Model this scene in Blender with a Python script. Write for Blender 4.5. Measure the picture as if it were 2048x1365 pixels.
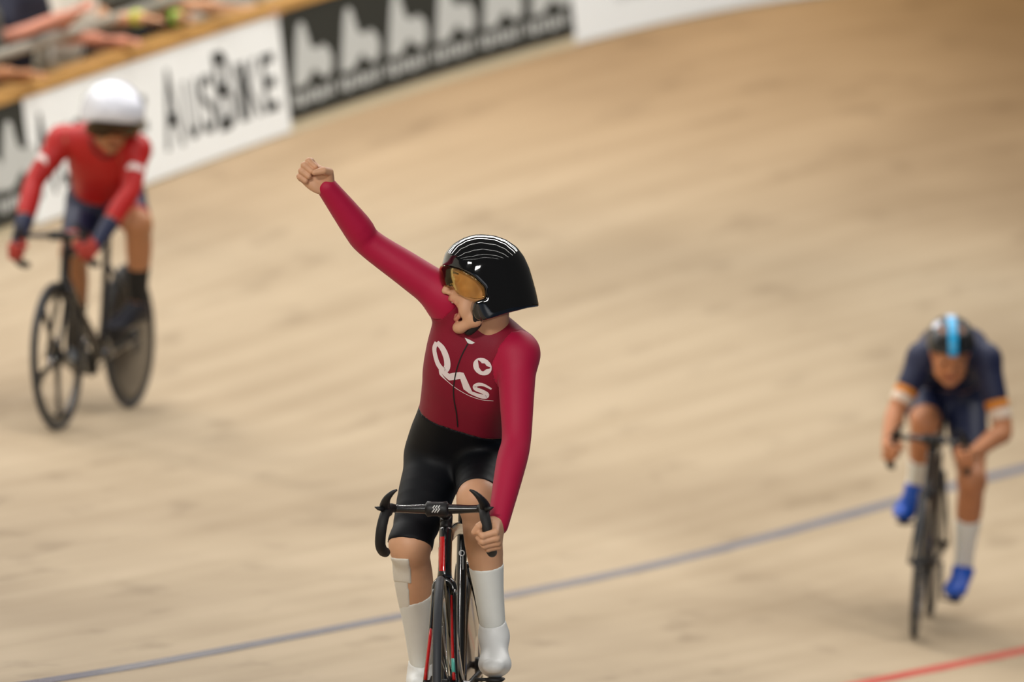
import bpy, bmesh, math, random
import numpy as np
from mathutils import Vector, Matrix
from mathutils.bvhtree import BVHTree

random.seed(7)
np.random.seed(7)
for o in list(bpy.data.objects):
    bpy.data.objects.remove(o)
SC = bpy.context.scene
COL = SC.collection

# ------------------------------------------------------------------ camera
F = 14222.0                      # focal length in pixels of the 2048 px frame (250 mm on 36 mm)
CAM = np.array([0.0, 0.0, 1.204])
PITCH = -0.01296                 # looks up a little
cam_d = bpy.data.cameras.new('camera')
cam_d.sensor_width = 36.0
cam_d.lens = 250.0
cam_d.clip_end = 500
cam_d.dof.use_dof = True
cam_d.dof.focus_distance = 22.2
cam_d.dof.aperture_fstop = 2.35
cam = bpy.data.objects.new('camera', cam_d)
COL.objects.link(cam)
cam.location = CAM
cam.rotation_euler = (math.pi / 2 - PITCH, 0, 0)
SC.camera = cam

# ------------------------------------------------------------------ world, lights, exposure
world = bpy.data.worlds.new('hall_air')
SC.world = world
world.use_nodes = True
world.node_tree.nodes['Background'].inputs[0].default_value = (1.0, 0.95, 0.88, 1)
world.node_tree.nodes['Background'].inputs[1].default_value = 0.07


def area(name, loc, sx, sy, power, color=(1, 0.97, 0.93), rot=(0, 0, 0)):
    d = bpy.data.lights.new(name, 'AREA')
    d.shape = 'RECTANGLE'
    d.size = sx
    d.size_y = sy
    d.energy = power
    d.color = color
    o = bpy.data.objects.new(name, d)
    o.location = loc
    o.rotation_euler = rot
    COL.objects.link(o)
    return o


# long rows of strip lamps under the roof of the hall
for y, pw in ((8, 140), (13, 140), (18, 140), (23, 180), (28, 1000), (33, 1500), (38, 1400)):
    area('strip_lamp_row', (-2, y, 11.0), 26, 0.14, pw)
# unseen fill lights added in front to brighten the riders
area('fill_light', (4.5, 3.0, 3.9), 5.0, 1.2, 800, rot=(math.radians(81), 0, math.radians(13)))
area('fill_light', (-5.0, 7.0, 7.0), 4.0, 1.2, 1100, rot=(math.radians(67), 0, math.radians(-18)))

SC.view_settings.view_transform = 'Standard'
SC.view_settings.look = 'None'
SC.view_settings.gamma = 1
SC.view_settings.use_curve_mapping = False
SC.view_settings.exposure = -0.05


# ------------------------------------------------------------------ picture rays
def ray(px, py):
    u = (px - 1024.0) / F
    w = -(py - 682.5) / F
    cp, sp = math.cos(PITCH), math.sin(PITCH)
    return np.array([u, cp + w * sp, -sp + w * cp])


def at(px, py, depth):
    return CAM + ray(px, py) * depth


def project(P):
    P = np.atleast_2d(P) - CAM
    cp, sp = math.cos(PITCH), math.sin(PITCH)
    fy = P[:, 1] * cp - P[:, 2] * sp
    uz = P[:, 1] * sp + P[:, 2] * cp
    return 1024 + P[:, 0] / fy * F, 682.5 - uz / fy * F


# ------------------------------------------------------------------ materials
def lin(c):
    return tuple(((v / 255.0) / 12.92 if v / 255.0 <= 0.04045 else ((v / 255.0 + 0.055) / 1.055) ** 2.4) for v in c)


MATS = {}


def mat(name, rgb, rough=0.5, metal=0.0, spec=0.5, noise=0.0, nscale=30.0, bump=0.0, bscale=200.0, coat=0.0, sss=0.0, sheen=0.0, stretch=None):
    if name in MATS:
        return MATS[name]
    m = bpy.data.materials.new(name)
    m.use_nodes = True
    nt = m.node_tree
    b = nt.nodes['Principled BSDF']
    c = lin(rgb) + (1,)
    b.inputs['Base Color'].default_value = c
    b.inputs['Roughness'].default_value = rough
    b.inputs['Metallic'].default_value = metal
    b.inputs['Specular IOR Level'].default_value = spec
    if coat:
        b.inputs['Coat Weight'].default_value = coat
        b.inputs['Coat Roughness'].default_value = 0.05
    if sss:
        b.inputs['Subsurface Weight'].default_value = sss
        b.inputs['Subsurface Radius'].default_value = (0.012, 0.005, 0.003)
        b.inputs['Subsurface Scale'].default_value = 1.0
    if sheen:
        b.inputs['Sheen Weight'].default_value = sheen
        b.inputs['Sheen Roughness'].default_value = 0.4
    tc = nt.nodes.new('ShaderNodeTexCoord')
    src = tc.outputs['Object']
    if stretch:
        mp = nt.nodes.new('ShaderNodeMapping')
        mp.inputs['Scale'].default_value = stretch
        nt.links.new(src, mp.inputs['Vector'])
        src = mp.outputs['Vector']
    n = nt.nodes.new('ShaderNodeTexNoise')
    n.inputs['Scale'].default_value = nscale
    n.inputs['Detail'].default_value = 4
    nt.links.new(src, n.inputs['Vector'])
    mr = nt.nodes.new('ShaderNodeMapRange')
    nz = noise if noise else 0.04
    mr.inputs['To Min'].default_value = 1 - nz
    mr.inputs['To Max'].default_value = 1 + nz
    nt.links.new(n.outputs['Fac'], mr.inputs['Value'])
    mx = nt.nodes.new('ShaderNodeVectorMath')
    mx.operation = 'SCALE'
    mx.inputs[0].default_value = c[:3]
    nt.links.new(mr.outputs['Result'], mx.inputs['Scale'])
    nt.links.new(mx.outputs['Vector'], b.inputs['Base Color'])
    if bump:
        n2 = nt.nodes.new('ShaderNodeTexNoise')
        n2.inputs['Scale'].default_value = bscale
        nt.links.new(src, n2.inputs['Vector'])
        bp = nt.nodes.new('ShaderNodeBump')
        bp.inputs['Strength'].default_value = bump
        bp.inputs['Distance'].default_value = 0.002
        nt.links.new(n2.outputs['Fac'], bp.inputs['Height'])
        nt.links.new(bp.outputs['Normal'], b.inputs['Normal'])
    MATS[name] = m
    return m


def skin_material(name, rgb, lip):
    """skin; the float attribute 'lip' on the mesh carries the redder lips"""
    m = mat(name, rgb, rough=0.48, spec=0.4, noise=0.10, nscale=22, bump=0.15, bscale=500, sss=0.08)
    nt = m.node_tree
    b = nt.nodes['Principled BSDF']
    old = b.inputs['Base Color'].links[0].from_socket
    a = nt.nodes.new('ShaderNodeAttribute')
    a.attribute_name = 'lip'
    mx = nt.nodes.new('ShaderNodeMix')
    mx.data_type = 'RGBA'
    mx.inputs[7].default_value = lin(lip) + (1,)
    nt.links.new(a.outputs['Fac'], mx.inputs[0])
    nt.links.new(old, mx.inputs[6])
    nt.links.new(mx.outputs[2], b.inputs['Base Color'])
    return m


def visor_material(name, tint, opacity_tint=0.75):
    m = bpy.data.materials.new(name)
    m.use_nodes = True
    nt = m.node_tree
    nt.nodes.clear()
    out = nt.nodes.new('ShaderNodeOutputMaterial')
    tr = nt.nodes.new('ShaderNodeBsdfTransparent')
    tr.inputs[0].default_value = lin(tint) + (1,)
    gl = nt.nodes.new('ShaderNodeBsdfGlossy')
    gl.inputs[0].default_value = (1, 0.92, 0.7, 1)
    gl.inputs[1].default_value = 0.06
    fr = nt.nodes.new('ShaderNodeFresnel')
    fr.inputs[0].default_value = 1.5
    mx = nt.nodes.new('ShaderNodeMixShader')
    nt.links.new(fr.outputs[0], mx.inputs[0])
    nt.links.new(tr.outputs[0], mx.inputs[1])
    nt.links.new(gl.outputs[0], mx.inputs[2])
    nt.links.new(mx.outputs[0], out.inputs[0])
    return m


def track_material():
    m = bpy.data.materials.new('pine_track_boards')
    m.use_nodes = True
    nt = m.node_tree
    b = nt.nodes['Principled BSDF']
    uv = nt.nodes.new('ShaderNodeUVMap')
    uv.uv_map = 'along'

    def noise(scale, detail, sx, sy):
        mp = nt.nodes.new('ShaderNodeMapping')
        mp.inputs['Scale'].default_value = (sx, sy, 1)
        nt.links.new(uv.outputs[0], mp.inputs['Vector'])
        n = nt.nodes.new('ShaderNodeTexNoise')
        n.inputs['Scale'].default_value = scale
        n.inputs['Detail'].default_value = detail
        nt.links.new(mp.outputs[0], n.inputs['Vector'])
        return n.outputs['Fac']
    streak = noise(1.0, 5, 0.35, 9.0)        # long boards, each a little different
    blotch = noise(1.0, 3, 0.30, 0.9)        # large areas of wear
    scuff = noise(1.0, 6, 1.2, 5.0)
    cr = nt.nodes.new('ShaderNodeValToRGB')
    cr.color_ramp.elements[0].position = 0.30
    cr.color_ramp.elements[0].color = (0.84, 0.82, 0.79, 1)
    cr.color_ramp.elements[1].position = 0.72
    cr.color_ramp.elements[1].color = (1, 1, 1, 1)
    nt.links.new(streak, cr.inputs[0])
    cr2 = nt.nodes.new('ShaderNodeValToRGB')
    cr2.color_ramp.elements[0].position = 0.33
    cr2.color_ramp.elements[0].color = (0.80, 0.78, 0.76, 1)
    cr2.color_ramp.elements[1].position = 0.6
    cr2.color_ramp.elements[1].color = (1, 1, 1, 1)
    nt.links.new(blotch, cr2.inputs[0])
    cr3 = nt.nodes.new('ShaderNodeValToRGB')
    cr3.color_ramp.elements[0].position = 0.30
    cr3.color_ramp.elements[0].color = (0.72, 0.70, 0.68, 1)
    cr3.color_ramp.elements[1].position = 0.42
    cr3.color_ramp.elements[1].color = (1, 1, 1, 1)
    nt.links.new(scuff, cr3.inputs[0])
    m1 = nt.nodes.new('ShaderNodeMix')
    m1.data_type = 'RGBA'
    m1.blend_type = 'MULTIPLY'
    m1.inputs[0].default_value = 1
    nt.links.new(cr.outputs[0], m1.inputs[6])
    nt.links.new(cr2.outputs[0], m1.inputs[7])
    m2 = nt.nodes.new('ShaderNodeMix')
    m2.data_type = 'RGBA'
    m2.blend_type = 'MULTIPLY'
    m2.inputs[0].default_value = 0.7
    nt.links.new(m1.outputs[2], m2.inputs[6])
    nt.links.new(cr3.outputs[0], m2.inputs[7])
    # timber tone: wear and lamp sheen painted in, pale on the straight, warmer pine up by the fence and round the bend
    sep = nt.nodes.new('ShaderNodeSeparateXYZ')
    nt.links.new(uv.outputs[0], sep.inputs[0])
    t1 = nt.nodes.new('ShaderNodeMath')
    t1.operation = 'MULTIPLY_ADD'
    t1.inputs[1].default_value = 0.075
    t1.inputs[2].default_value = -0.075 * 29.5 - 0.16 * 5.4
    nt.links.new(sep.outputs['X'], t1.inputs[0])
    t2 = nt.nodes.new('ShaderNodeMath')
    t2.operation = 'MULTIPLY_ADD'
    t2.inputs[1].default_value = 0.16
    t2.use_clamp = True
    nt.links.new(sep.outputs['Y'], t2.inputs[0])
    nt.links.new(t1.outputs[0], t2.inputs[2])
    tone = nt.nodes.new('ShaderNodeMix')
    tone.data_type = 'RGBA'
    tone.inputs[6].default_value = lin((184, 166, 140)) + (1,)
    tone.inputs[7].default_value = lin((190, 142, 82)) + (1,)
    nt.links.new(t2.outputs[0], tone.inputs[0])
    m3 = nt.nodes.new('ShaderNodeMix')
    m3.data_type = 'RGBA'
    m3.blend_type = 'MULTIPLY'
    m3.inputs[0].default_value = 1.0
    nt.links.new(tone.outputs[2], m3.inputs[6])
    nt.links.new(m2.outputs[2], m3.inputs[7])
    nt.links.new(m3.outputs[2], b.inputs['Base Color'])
    b.inputs['Roughness'].default_value = 0.62
    b.inputs['Specular IOR Level'].default_value = 0.2
    bp = nt.nodes.new('ShaderNodeBump')
    bp.inputs['Strength'].default_value = 0.10
    bp.inputs['Distance'].default_value = 0.002
    nt.links.new(noise(1.0, 3, 0.8, 60.0), bp.inputs['Height'])
    nt.links.new(bp.outputs[0], b.inputs['Normal'])
    return m


# ------------------------------------------------------------------ mesh helpers
def mesh_obj(name, verts, faces, material, parent=None, smooth=True):
    me = bpy.data.meshes.new(name)
    verts = np.asarray(verts, dtype=float)
    if parent is not None and parent.get('_world'):
        verts = verts - np.array(parent['_world'])
    if isinstance(faces, np.ndarray):
        me.vertices.add(len(verts))
        me.vertices.foreach_set('co', verts.astype(np.float32).ravel())
        n, k = faces.shape
        me.loops.add(n * k)
        me.loops.foreach_set('vertex_index', faces.astype(np.int32).ravel())
        me.polygons.add(n)
        me.polygons.foreach_set('loop_start', np.arange(0, n * k, k, dtype=np.int32))
        me.update(calc_edges=True)
        me.validate()
    else:
        me.from_pydata([tuple(v) for v in verts], [], faces)
        me.update()
    if smooth:
        me.polygons.foreach_set('use_smooth', [True] * len(me.polygons))
    if material is not None:
        me.materials.append(material)
    o = bpy.data.objects.new(name, me)
    COL.objects.link(o)
    if parent is not None:
        o.parent = parent
        if parent.get('_world'):
            o['_world'] = list(parent['_world'])
    return o


def thing(name, label, cat, loc=(0, 0, 0), group=None, world_children=False):
    o = bpy.data.objects.new(name, None)
    o.empty_display_size = 0.1
    COL.objects.link(o)
    o.location = loc
    o['label'] = label
    o['category'] = cat
    if group:
        o['group'] = group
    if world_children:
        o['_world'] = [float(v) for v in loc]
    return o


def norm(v):
    v = np.asarray(v, float)
    return v / (np.linalg.norm(v) + 1e-12)


def catmull(P, n=6):
    P = np.asarray(P, float)
    Q = np.vstack([2 * P[0] - P[1], P, 2 * P[-1] - P[-2]])
    out = []
    for i in range(1, len(Q) - 2):
        for t in np.linspace(0, 1, n, endpoint=False):
            a, b, c, d = Q[i - 1], Q[i], Q[i + 1], Q[i + 2]
            out.append(0.5 * (2 * b + (c - a) * t + (2 * a - 5 * b + 4 * c - d) * t * t + (-a + 3 * b - 3 * c + d) * t ** 3))
    out.append(P[-1])
    return np.array(out)


def sweep(path, ra, rb=None, side=(0, 1, 0), n=16, smooth_path=0, sup=1.0):
    """tube along a path; ra = radius along 'side', rb = radius across it; both may be lists"""
    P = np.asarray(path, float)
    ra = np.broadcast_to(np.asarray(ra, float), (len(P),)).copy()
    rb = ra.copy() if rb is None else np.broadcast_to(np.asarray(rb, float), (len(P),)).copy()
    if smooth_path:
        A = catmull(np.column_stack([P, ra, rb]), smooth_path)
        P, ra, rb = A[:, :3], np.maximum(A[:, 3], 1e-4), np.maximum(A[:, 4], 1e-4)
    T = np.gradient(P, axis=0)
    V, Fc = [], []
    ang = np.linspace(0, 2 * np.pi, n, endpoint=False)
    ca, sa = np.cos(ang), np.sin(ang)
    if sup != 1.0:
        ca = np.sign(ca) * abs(ca) ** sup
        sa = np.sign(sa) * abs(sa) ** sup
    s0 = np.asarray(side, float)
    for i in range(len(P)):
        t = norm(T[i])
        s = s0 - t * (s0 @ t)
        if np.linalg.norm(s) < 1e-3:
            s = np.cross(t, [0.3, 0.2, 0.9])
        s = norm(s)
        s0 = s if False else s0
        q = np.cross(t, s)
        for c, d in zip(ca, sa):
            V.append(P[i] + s * ra[i] * c + q * rb[i] * d)
    for i in range(len(P) - 1):
        for j in range(n):
            k = (j + 1) % n
            Fc.append((i * n + j, i * n + k, (i + 1) * n + k, (i + 1) * n + j))
    a = len(V)
    V.append(P[0])
    V.append(P[-1])
    for j in range(n):
        k = (j + 1) % n
        Fc.append((a, k, j))
        Fc.append((a + 1, (len(P) - 1) * n + j, (len(P) - 1) * n + k))
    return np.array(V), Fc


def lathe_y(prof, center, n=64):
    """closed profile of (radius, y) turned about an axis parallel to y through center"""
    V, Fc = [], []
    m = len(prof)
    for i in range(n):
        a = 2 * math.pi * i / n
        for r, y in prof:
            V.append((center[0] + r * math.cos(a), center[1] + y, center[2] + r * math.sin(a)))
    for i in range(n):
        k = (i + 1) % n
        for j in range(m):
            l = (j + 1) % m
            Fc.append((i * m + j, i * m + l, k * m + l, k * m + j))
    return np.array(V), Fc


def box(c, s, R=None):
    c = np.asarray(c, float)
    V = np.array([[x, y, z] for x in (-1, 1) for y in (-1, 1) for z in (-1, 1)], float) * np.asarray(s, float) / 2
    if R is not None:
        V = V @ np.asarray(R).T
    Fc = [(0, 1, 3, 2), (4, 6, 7, 5), (0, 4, 5, 1), (2, 3, 7, 6), (0, 2, 6, 4), (1, 5, 7, 3)]
    return V + c, Fc


def bevel(o, w=0.004, seg=2):
    md = o.modifiers.new('bevel', 'BEVEL')
    md.width = w
    md.segments = seg
    md.limit_method = 'ANGLE'
    return o


def merge(parts):
    V, Fc, n = [], [], 0
    for v, f in parts:
        V.append(np.asarray(v))
        Fc += [tuple(i + n for i in q) for q in f]
        n += len(v)
    return np.vstack(V), Fc


# ------------------------------------------------------------------ implicit surfaces for bodies
class Field:
    def __init__(self, lo, hi, h):
        self.lo = np.asarray(lo, float)
        self.h = h
        self.n = np.maximum(np.ceil((np.asarray(hi) - self.lo) / h).astype(int) + 1, 4)
        self.D = np.full(self.n, 0.5, np.float32)
        self.R = np.full(self.n, 9.0, np.float32)
        self.G = np.zeros(self.n, np.int8)

    def sub(self, lo, hi):
        i0 = np.clip(np.floor((lo - self.lo) / self.h).astype(int), 0, self.n)
        i1 = np.clip(np.ceil((hi - self.lo) / self.h).astype(int) + 1, 0, self.n)
        if np.any(i1 <= i0):
            return None, None
        sl = tuple(slice(a, b) for a, b in zip(i0, i1))
        ax = [self.lo[k] + self.h * np.arange(i0[k], i1[k]) for k in range(3)]
        return sl, (ax[0][:, None, None], ax[1][None, :, None], ax[2][None, None, :])

    def axes(self):
        return tuple((self.lo[k] + self.h * np.arange(self.n[k])).reshape([-1 if j == k else 1 for j in range(3)]) for k in range(3))

    def _put(self, sl, d, k, g, cut):
        D = self.D[sl]
        if cut:
            e = -d
            h = np.maximum(k - np.abs(D - e), 0) / k
            self.D[sl] = np.maximum(D, e) + h * h * k * 0.25
            return
        h = np.maximum(k - np.abs(D - d), 0) / k
        self.D[sl] = np.minimum(D, d) - h * h * k * 0.25
        m = d < self.R[sl]
        self.R[sl] = np.where(m, d, self.R[sl])
        self.G[sl] = np.where(m, g, self.G[sl])

    def cone(self, a, b, r1, r2, k=0.02, g=0, flat=None, cut=False):
        a = np.asarray(a, float)
        b = np.asarray(b, float)
        m = max(r1, r2) + k + 0.02
        sl, (X, Y, Z) = self.sub(np.minimum(a, b) - m, np.maximum(a, b) + m)
        if sl is None:
            return
        ba = b - a
        bb = ba @ ba + 1e-12
        x, y, z = X - a[0], Y - a[1], Z - a[2]
        t = np.clip((x * ba[0] + y * ba[1] + z * ba[2]) / bb, 0, 1)
        x = x - t * ba[0]
        y = y - t * ba[1]
        z = z - t * ba[2]
        q2 = x * x + y * y + z * z
        if flat is not None:
            fd, q = norm(flat[0]), flat[1]
            c = x * fd[0] + y * fd[1] + z * fd[2]
            q2 = q2 + c * c * (1.0 / (q * q) - 1.0)
        d = np.sqrt(q2) - (r1 + (r2 - r1) * t)
        if flat is not None:
            d = d * (0.5 + 0.5 * flat[1])
        self._put(sl, d.astype(np.float32), k, g, cut)

    def ell(self, c, r, R=None, k=0.02, g=0, cut=False):
        c = np.asarray(c, float)
        r = np.asarray(r, float)
        R = np.eye(3) if R is None else np.asarray(R)      # columns are the axes
        m = r.max() + k + 0.02
        sl, (X, Y, Z) = self.sub(c - m, c + m)
        if sl is None:
            return
        x, y, z = X - c[0], Y - c[1], Z - c[2]
        k0 = 0
        k1 = 0
        for i in range(3):
            w = x * R[0, i] + y * R[1, i] + z * R[2, i]
            k0 = k0 + (w / r[i]) ** 2
            k1 = k1 + (w / r[i] ** 2) ** 2
        k0 = np.sqrt(k0)
        d = k0 * (k0 - 1) / (np.sqrt(k1) + 1e-9)
        self._put(sl, d.astype(np.float32), k, g, cut)

    def chain(self, pts, rad, k=0.02, g=0, flat=None):
        A = np.column_stack([np.asarray(pts, float), np.asarray(rad, float)])
        if len(A) > 2 and k > 0.006:
            A = catmull(A, 4)
        P, rr = A[:, :3], A[:, 3]
        m = rr.max() + k + 0.02
        sl, ax = self.sub(P.min(0) - m, P.max(0) + m)
        if sl is None:
            return
        X, Y, Z = ax
        best = None
        for i in range(len(P) - 1):
            a, ba = P[i], P[i + 1] - P[i]
            t = np.clip(((X - a[0]) * ba[0] + (Y - a[1]) * ba[1] + (Z - a[2]) * ba[2]) / (ba @ ba + 1e-12), 0, 1)
            d = np.sqrt((X - a[0] - t * ba[0]) ** 2 + (Y - a[1] - t * ba[1]) ** 2 + (Z - a[2] - t * ba[2]) ** 2) - (rr[i] + (rr[i + 1] - rr[i]) * t)
            best = d if best is None else np.minimum(best, d)
        self._put(sl, best.astype(np.float32), k, g, False)

    def mesh(self, D=None):
        D = self.D if D is None else D
        ins = D < 0
        if not ins.any():
            return np.zeros((0, 3)), np.zeros((0, 4), int)
        b0, b1 = [], []
        for k in range(3):
            w = np.nonzero(ins.any(axis=tuple(j for j in range(3) if j != k)))[0]
            b0.append(max(w[0] - 2, 0))
            b1.append(min(w[-1] + 3, D.shape[k]))
        D = np.pad(D[b0[0]:b1[0], b0[1]:b1[1], b0[2]:b1[2]], 1, mode='constant', constant_values=0.02)
        org = self.lo + self.h * (np.array(b0) - 1)
        return surface_net(D, org, self.h)


def surface_net(D, org, h):
    ins = D < 0
    s = [slice(0, -1), slice(1, None)]
    cnt = np.zeros(tuple(n - 1 for n in D.shape), np.int8)
    for i in (0, 1):
        for j in (0, 1):
            for k in (0, 1):
                cnt += ins[s[i], s[j], s[k]]
    act = (cnt > 0) & (cnt < 8)
    I = np.argwhere(act)
    idx = np.full(act.shape, -1, np.int32)
    idx[act] = np.arange(len(I))
    corner = {}
    for i in (0, 1):
        for j in (0, 1):
            for k in (0, 1):
                corner[(i, j, k)] = D[I[:, 0] + i, I[:, 1] + j, I[:, 2] + k]
    acc = np.zeros((len(I), 3))
    num = np.zeros(len(I))
    for ax in range(3):
        for p in (0, 1):
            for q in (0, 1):
                a = [0, 0, 0]
                a[(ax + 1) % 3] = p
                a[(ax + 2) % 3] = q
                b = list(a)
                b[ax] = 1
                da, db = corner[tuple(a)], corner[tuple(b)]
                m = (da < 0) != (db < 0)
                t = np.where(m, da / np.where(m, da - db, 1), 0)
                pt = np.tile(np.array(a, float), (len(I), 1))
                pt[:, ax] = t
                acc += pt * m[:, None]
                num += m
    V = org + h * (I + acc / num[:, None])
    faces = []
    for ax in range(3):
        u, v = (ax + 1) % 3, (ax + 2) % 3
        sa = [slice(None)] * 3
        sb = [slice(None)] * 3
        sa[ax] = slice(0, -1)
        sb[ax] = slice(1, None)
        A, B = ins[tuple(sa)], ins[tuple(sb)]
        E = np.argwhere(A != B)
        E = E[(E[:, u] > 0) & (E[:, v] > 0) & (E[:, u] < D.shape[u] - 1) & (E[:, v] < D.shape[v] - 1)]
        if not len(E):
            continue
        fl = A[tuple(E.T)]
        c = []
        for du, dv in ((1, 1), (0, 1), (0, 0), (1, 0)):
            e = E.copy()
            e[:, u] -= du
            e[:, v] -= dv
            c.append(idx[tuple(e.T)])
        Q = np.stack(c, 1)
        Q[~fl] = Q[~fl][:, ::-1]
        faces.append(Q)
    return V, np.vstack(faces)


def relax(V, Q, it=2, lam=0.5):
    """light Laplacian smoothing of a quad mesh"""
    if not len(V):
        return V
    e = np.vstack([Q[:, [0, 1]], Q[:, [1, 2]], Q[:, [2, 3]], Q[:, [3, 0]]])
    for _ in range(it):
        S = np.zeros_like(V)
        n = np.zeros(len(V))
        for a, b in ((0, 1), (1, 0)):
            for k in range(3):
                S[:, k] += np.bincount(e[:, a], V[e[:, b], k], len(V))
            n += np.bincount(e[:, a], minlength=len(V))
        V = V + lam * (S / np.maximum(n, 1)[:, None] - V)
    return V


def biggest_piece(V, Q):
    """keep the largest connected piece of a quad mesh"""
    e = np.vstack([Q[:, [0, 1]], Q[:, [1, 2]], Q[:, [2, 3]], Q[:, [3, 0]]])
    lab = np.arange(len(V))
    while True:
        new = lab.copy()
        np.minimum.at(new, e[:, 0], lab[e[:, 1]])
        np.minimum.at(new, e[:, 1], lab[e[:, 0]])
        new = new[new]
        if np.array_equal(new, lab):
            break
        lab = new
    u, c = np.unique(lab, return_counts=True)
    if len(u) == 1:
        return V, Q
    keep = lab == u[np.argmax(c)]
    idx = np.cumsum(keep) - 1
    return V[keep], idx[Q[keep[Q[:, 0]]]]


def poly_sd(poly, x, z):
    """signed distance to a closed polygon (negative inside) for arrays x, z"""
    P = np.asarray(poly, float)
    x, z = np.broadcast_arrays(x, z)
    d = np.full(x.shape, 1e9)
    inside = np.zeros(x.shape, bool)
    n = len(P)
    for i in range(n):
        a, b = P[i], P[(i + 1) % n]
        e = b - a
        wx, wz = x - a[0], z - a[1]
        t = np.clip((wx * e[0] + wz * e[1]) / (e @ e + 1e-12), 0, 1)
        d = np.minimum(d, (wx - t * e[0]) ** 2 + (wz - t * e[1]) ** 2)
        c = (a[1] > z) != (b[1] > z)
        with np.errstate(divide='ignore', invalid='ignore'):
            xi = a[0] + (z - a[1]) * e[0] / (e[1] if abs(e[1]) > 1e-12 else 1e-12)
        inside ^= c & (x < xi)
    d = np.sqrt(d)
    return np.where(inside, -d, d)


# ------------------------------------------------------------------ the banked track
TS = np.linspace(-15, 95, 441)
_ks = np.array([0, 15, 25, 35, 45, 60, 80.0])
_kap = [0.0, -0.00859, 0.01423, 0.02914, 0.03995, 0.04, 0.04]
_bank = [0.2225, 0.1305, 0.2499, 0.6187, 0.6848, 0.733, 0.733]
_ker = np.hanning(41)
_ker /= _ker.sum()


def _knots(v):
    return np.convolve(np.pad(np.interp(TS, _ks, v), 20, mode='edge'), _ker, 'valid')


K_, BANK = _knots(_kap), _knots(_bank)
_ds = TS[1] - TS[0]
_i0 = int(np.argmin(abs(TS - 15)))
PHI = np.cumsum(K_) * _ds
PHI = PHI - PHI[_i0] + 0.27258
TX = np.cumsum(np.sin(PHI)) * _ds
TY = np.cumsum(np.cos(PHI)) * _ds
TX = TX - TX[_i0] + 0.5405
TY = TY - TY[_i0] + 22.2
WIDTH = 7.0


def track_pt(i, v, dz=0.0, out=0.0):
    b, p = BANK[i], PHI[i]
    l = v * math.cos(b) + out
    return np.array([TX[i] - l * math.cos(p), TY[i] + l * math.sin(p), v * math.sin(b) + dz])


def ground(x, y):
    """height of the track under a point"""
    i = int(np.argmin((TX - x) ** 2 + (TY - y) ** 2))
    lat = -(x - TX[i]) * math.cos(PHI[i]) + (y - TY[i]) * math.sin(PHI[i])
    return max(lat, 0) * math.tan(BANK[i])


IDX = list(range(0, len(TS), 4))
vv = np.linspace(0, WIDTH, 29)
V, Fc, UV = [], [], []
for i in IDX:
    for v in vv:
        V.append(track_pt(i, v))
        UV.append((TS[i], v))
nv = len(vv)
for a in range(len(IDX) - 1):
    for b in range(nv - 1):
        Fc.append((a * nv + b, (a + 1) * nv + b, (a + 1) * nv + b + 1, a * nv + b + 1))
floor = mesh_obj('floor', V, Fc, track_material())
floor['kind'] = 'structure'
floor['label'] = 'steeply banked pale timber cycling track'
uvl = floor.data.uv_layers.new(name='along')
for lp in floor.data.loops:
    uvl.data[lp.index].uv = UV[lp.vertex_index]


def track_line(name, v0, v1, m, label):
    V, Fc = [], []
    for i in range(0, len(TS), 2):
        for v, z in ((v0, 0.0005), (v0, 0.003), (v1, 0.003), (v1, 0.0005)):
            V.append(track_pt(i, v, z))
    n = len(V) // 4
    for a in range(n - 1):
        for b in range(3):
            Fc.append((a * 4 + b, a * 4 + 4 + b, a * 4 + 5 + b, a * 4 + 1 + b))
    o = mesh_obj(name, V, Fc, m, floor, smooth=False)
    o['label'] = label
    return o


track_line('painted_line', 2.47, 2.53, mat('blue_line_paint', (120, 124, 138), 0.25, noise=0.12, nscale=4), 'faded blue line painted along the track')
track_line('painted_line', 0.87, 0.93, mat('red_line_paint', (196, 70, 58), 0.4, noise=0.12, nscale=4), 'red line painted along the track')
track_line('painted_line', 0.18, 0.23, mat('black_line_paint', (30, 30, 32), 0.4), 'black line painted along the track')

# flat apron and infield beside the inner edge
V, Fc = [], []
for i in IDX:
    for l in (0, -1.2, -12):
        V.append((TX[i] - l * math.cos(PHI[i]), TY[i] + l * math.sin(PHI[i]), -0.02 if l else -0.001))
for a in range(len(IDX) - 1):
    for b in range(2):
        Fc.append((a * 3 + b, a * 3 + b + 1, a * 3 + b + 4, a * 3 + b + 3))
inf = mesh_obj('infield_floor', V, Fc, mat('infield_blue', (58, 74, 96), 0.5, noise=0.06), None)
inf['kind'] = 'structure'

# ------------------------------------------------------------------ fence, boards, rails
HF = 0.654
LEAN = 0.13


def fence_pt(i, h, out=0.0):
    return track_pt(i, WIDTH, h, out + LEAN * max(h, 0))


def fence_index(px):
    """fractional station whose fence foot is seen at picture column px"""
    lo = [i for i in range(len(TS)) if 20 < TS[i] < 45]
    xs = np.array([project(fence_pt(i, 0.0))[0][0] for i in lo])
    return int(round(np.interp(px, xs, lo)))


def fence_strip(i0, i1, prof, step=2):
    """closed profile of (height, outward) swept along the fence between stations"""
    ids = list(range(i0, i1 + 1, step))
    if ids[-1] != i1:
        ids.append(i1)
    V, Fc = [], []
    m = len(prof)
    for i in ids:
        for h, o in prof:
            V.append(fence_pt(i, h, o))
    for a in range(len(ids) - 1):
        for b in range(m):
            c = (b + 1) % m
            Fc.append((a * m + b, a * m + c, (a + 1) * m + c, (a + 1) * m + b))
    Fc.append(tuple(range(m)))
    Fc.append(tuple((len(ids) - 1) * m + b for b in reversed(range(m))))
    return V, Fc


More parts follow.
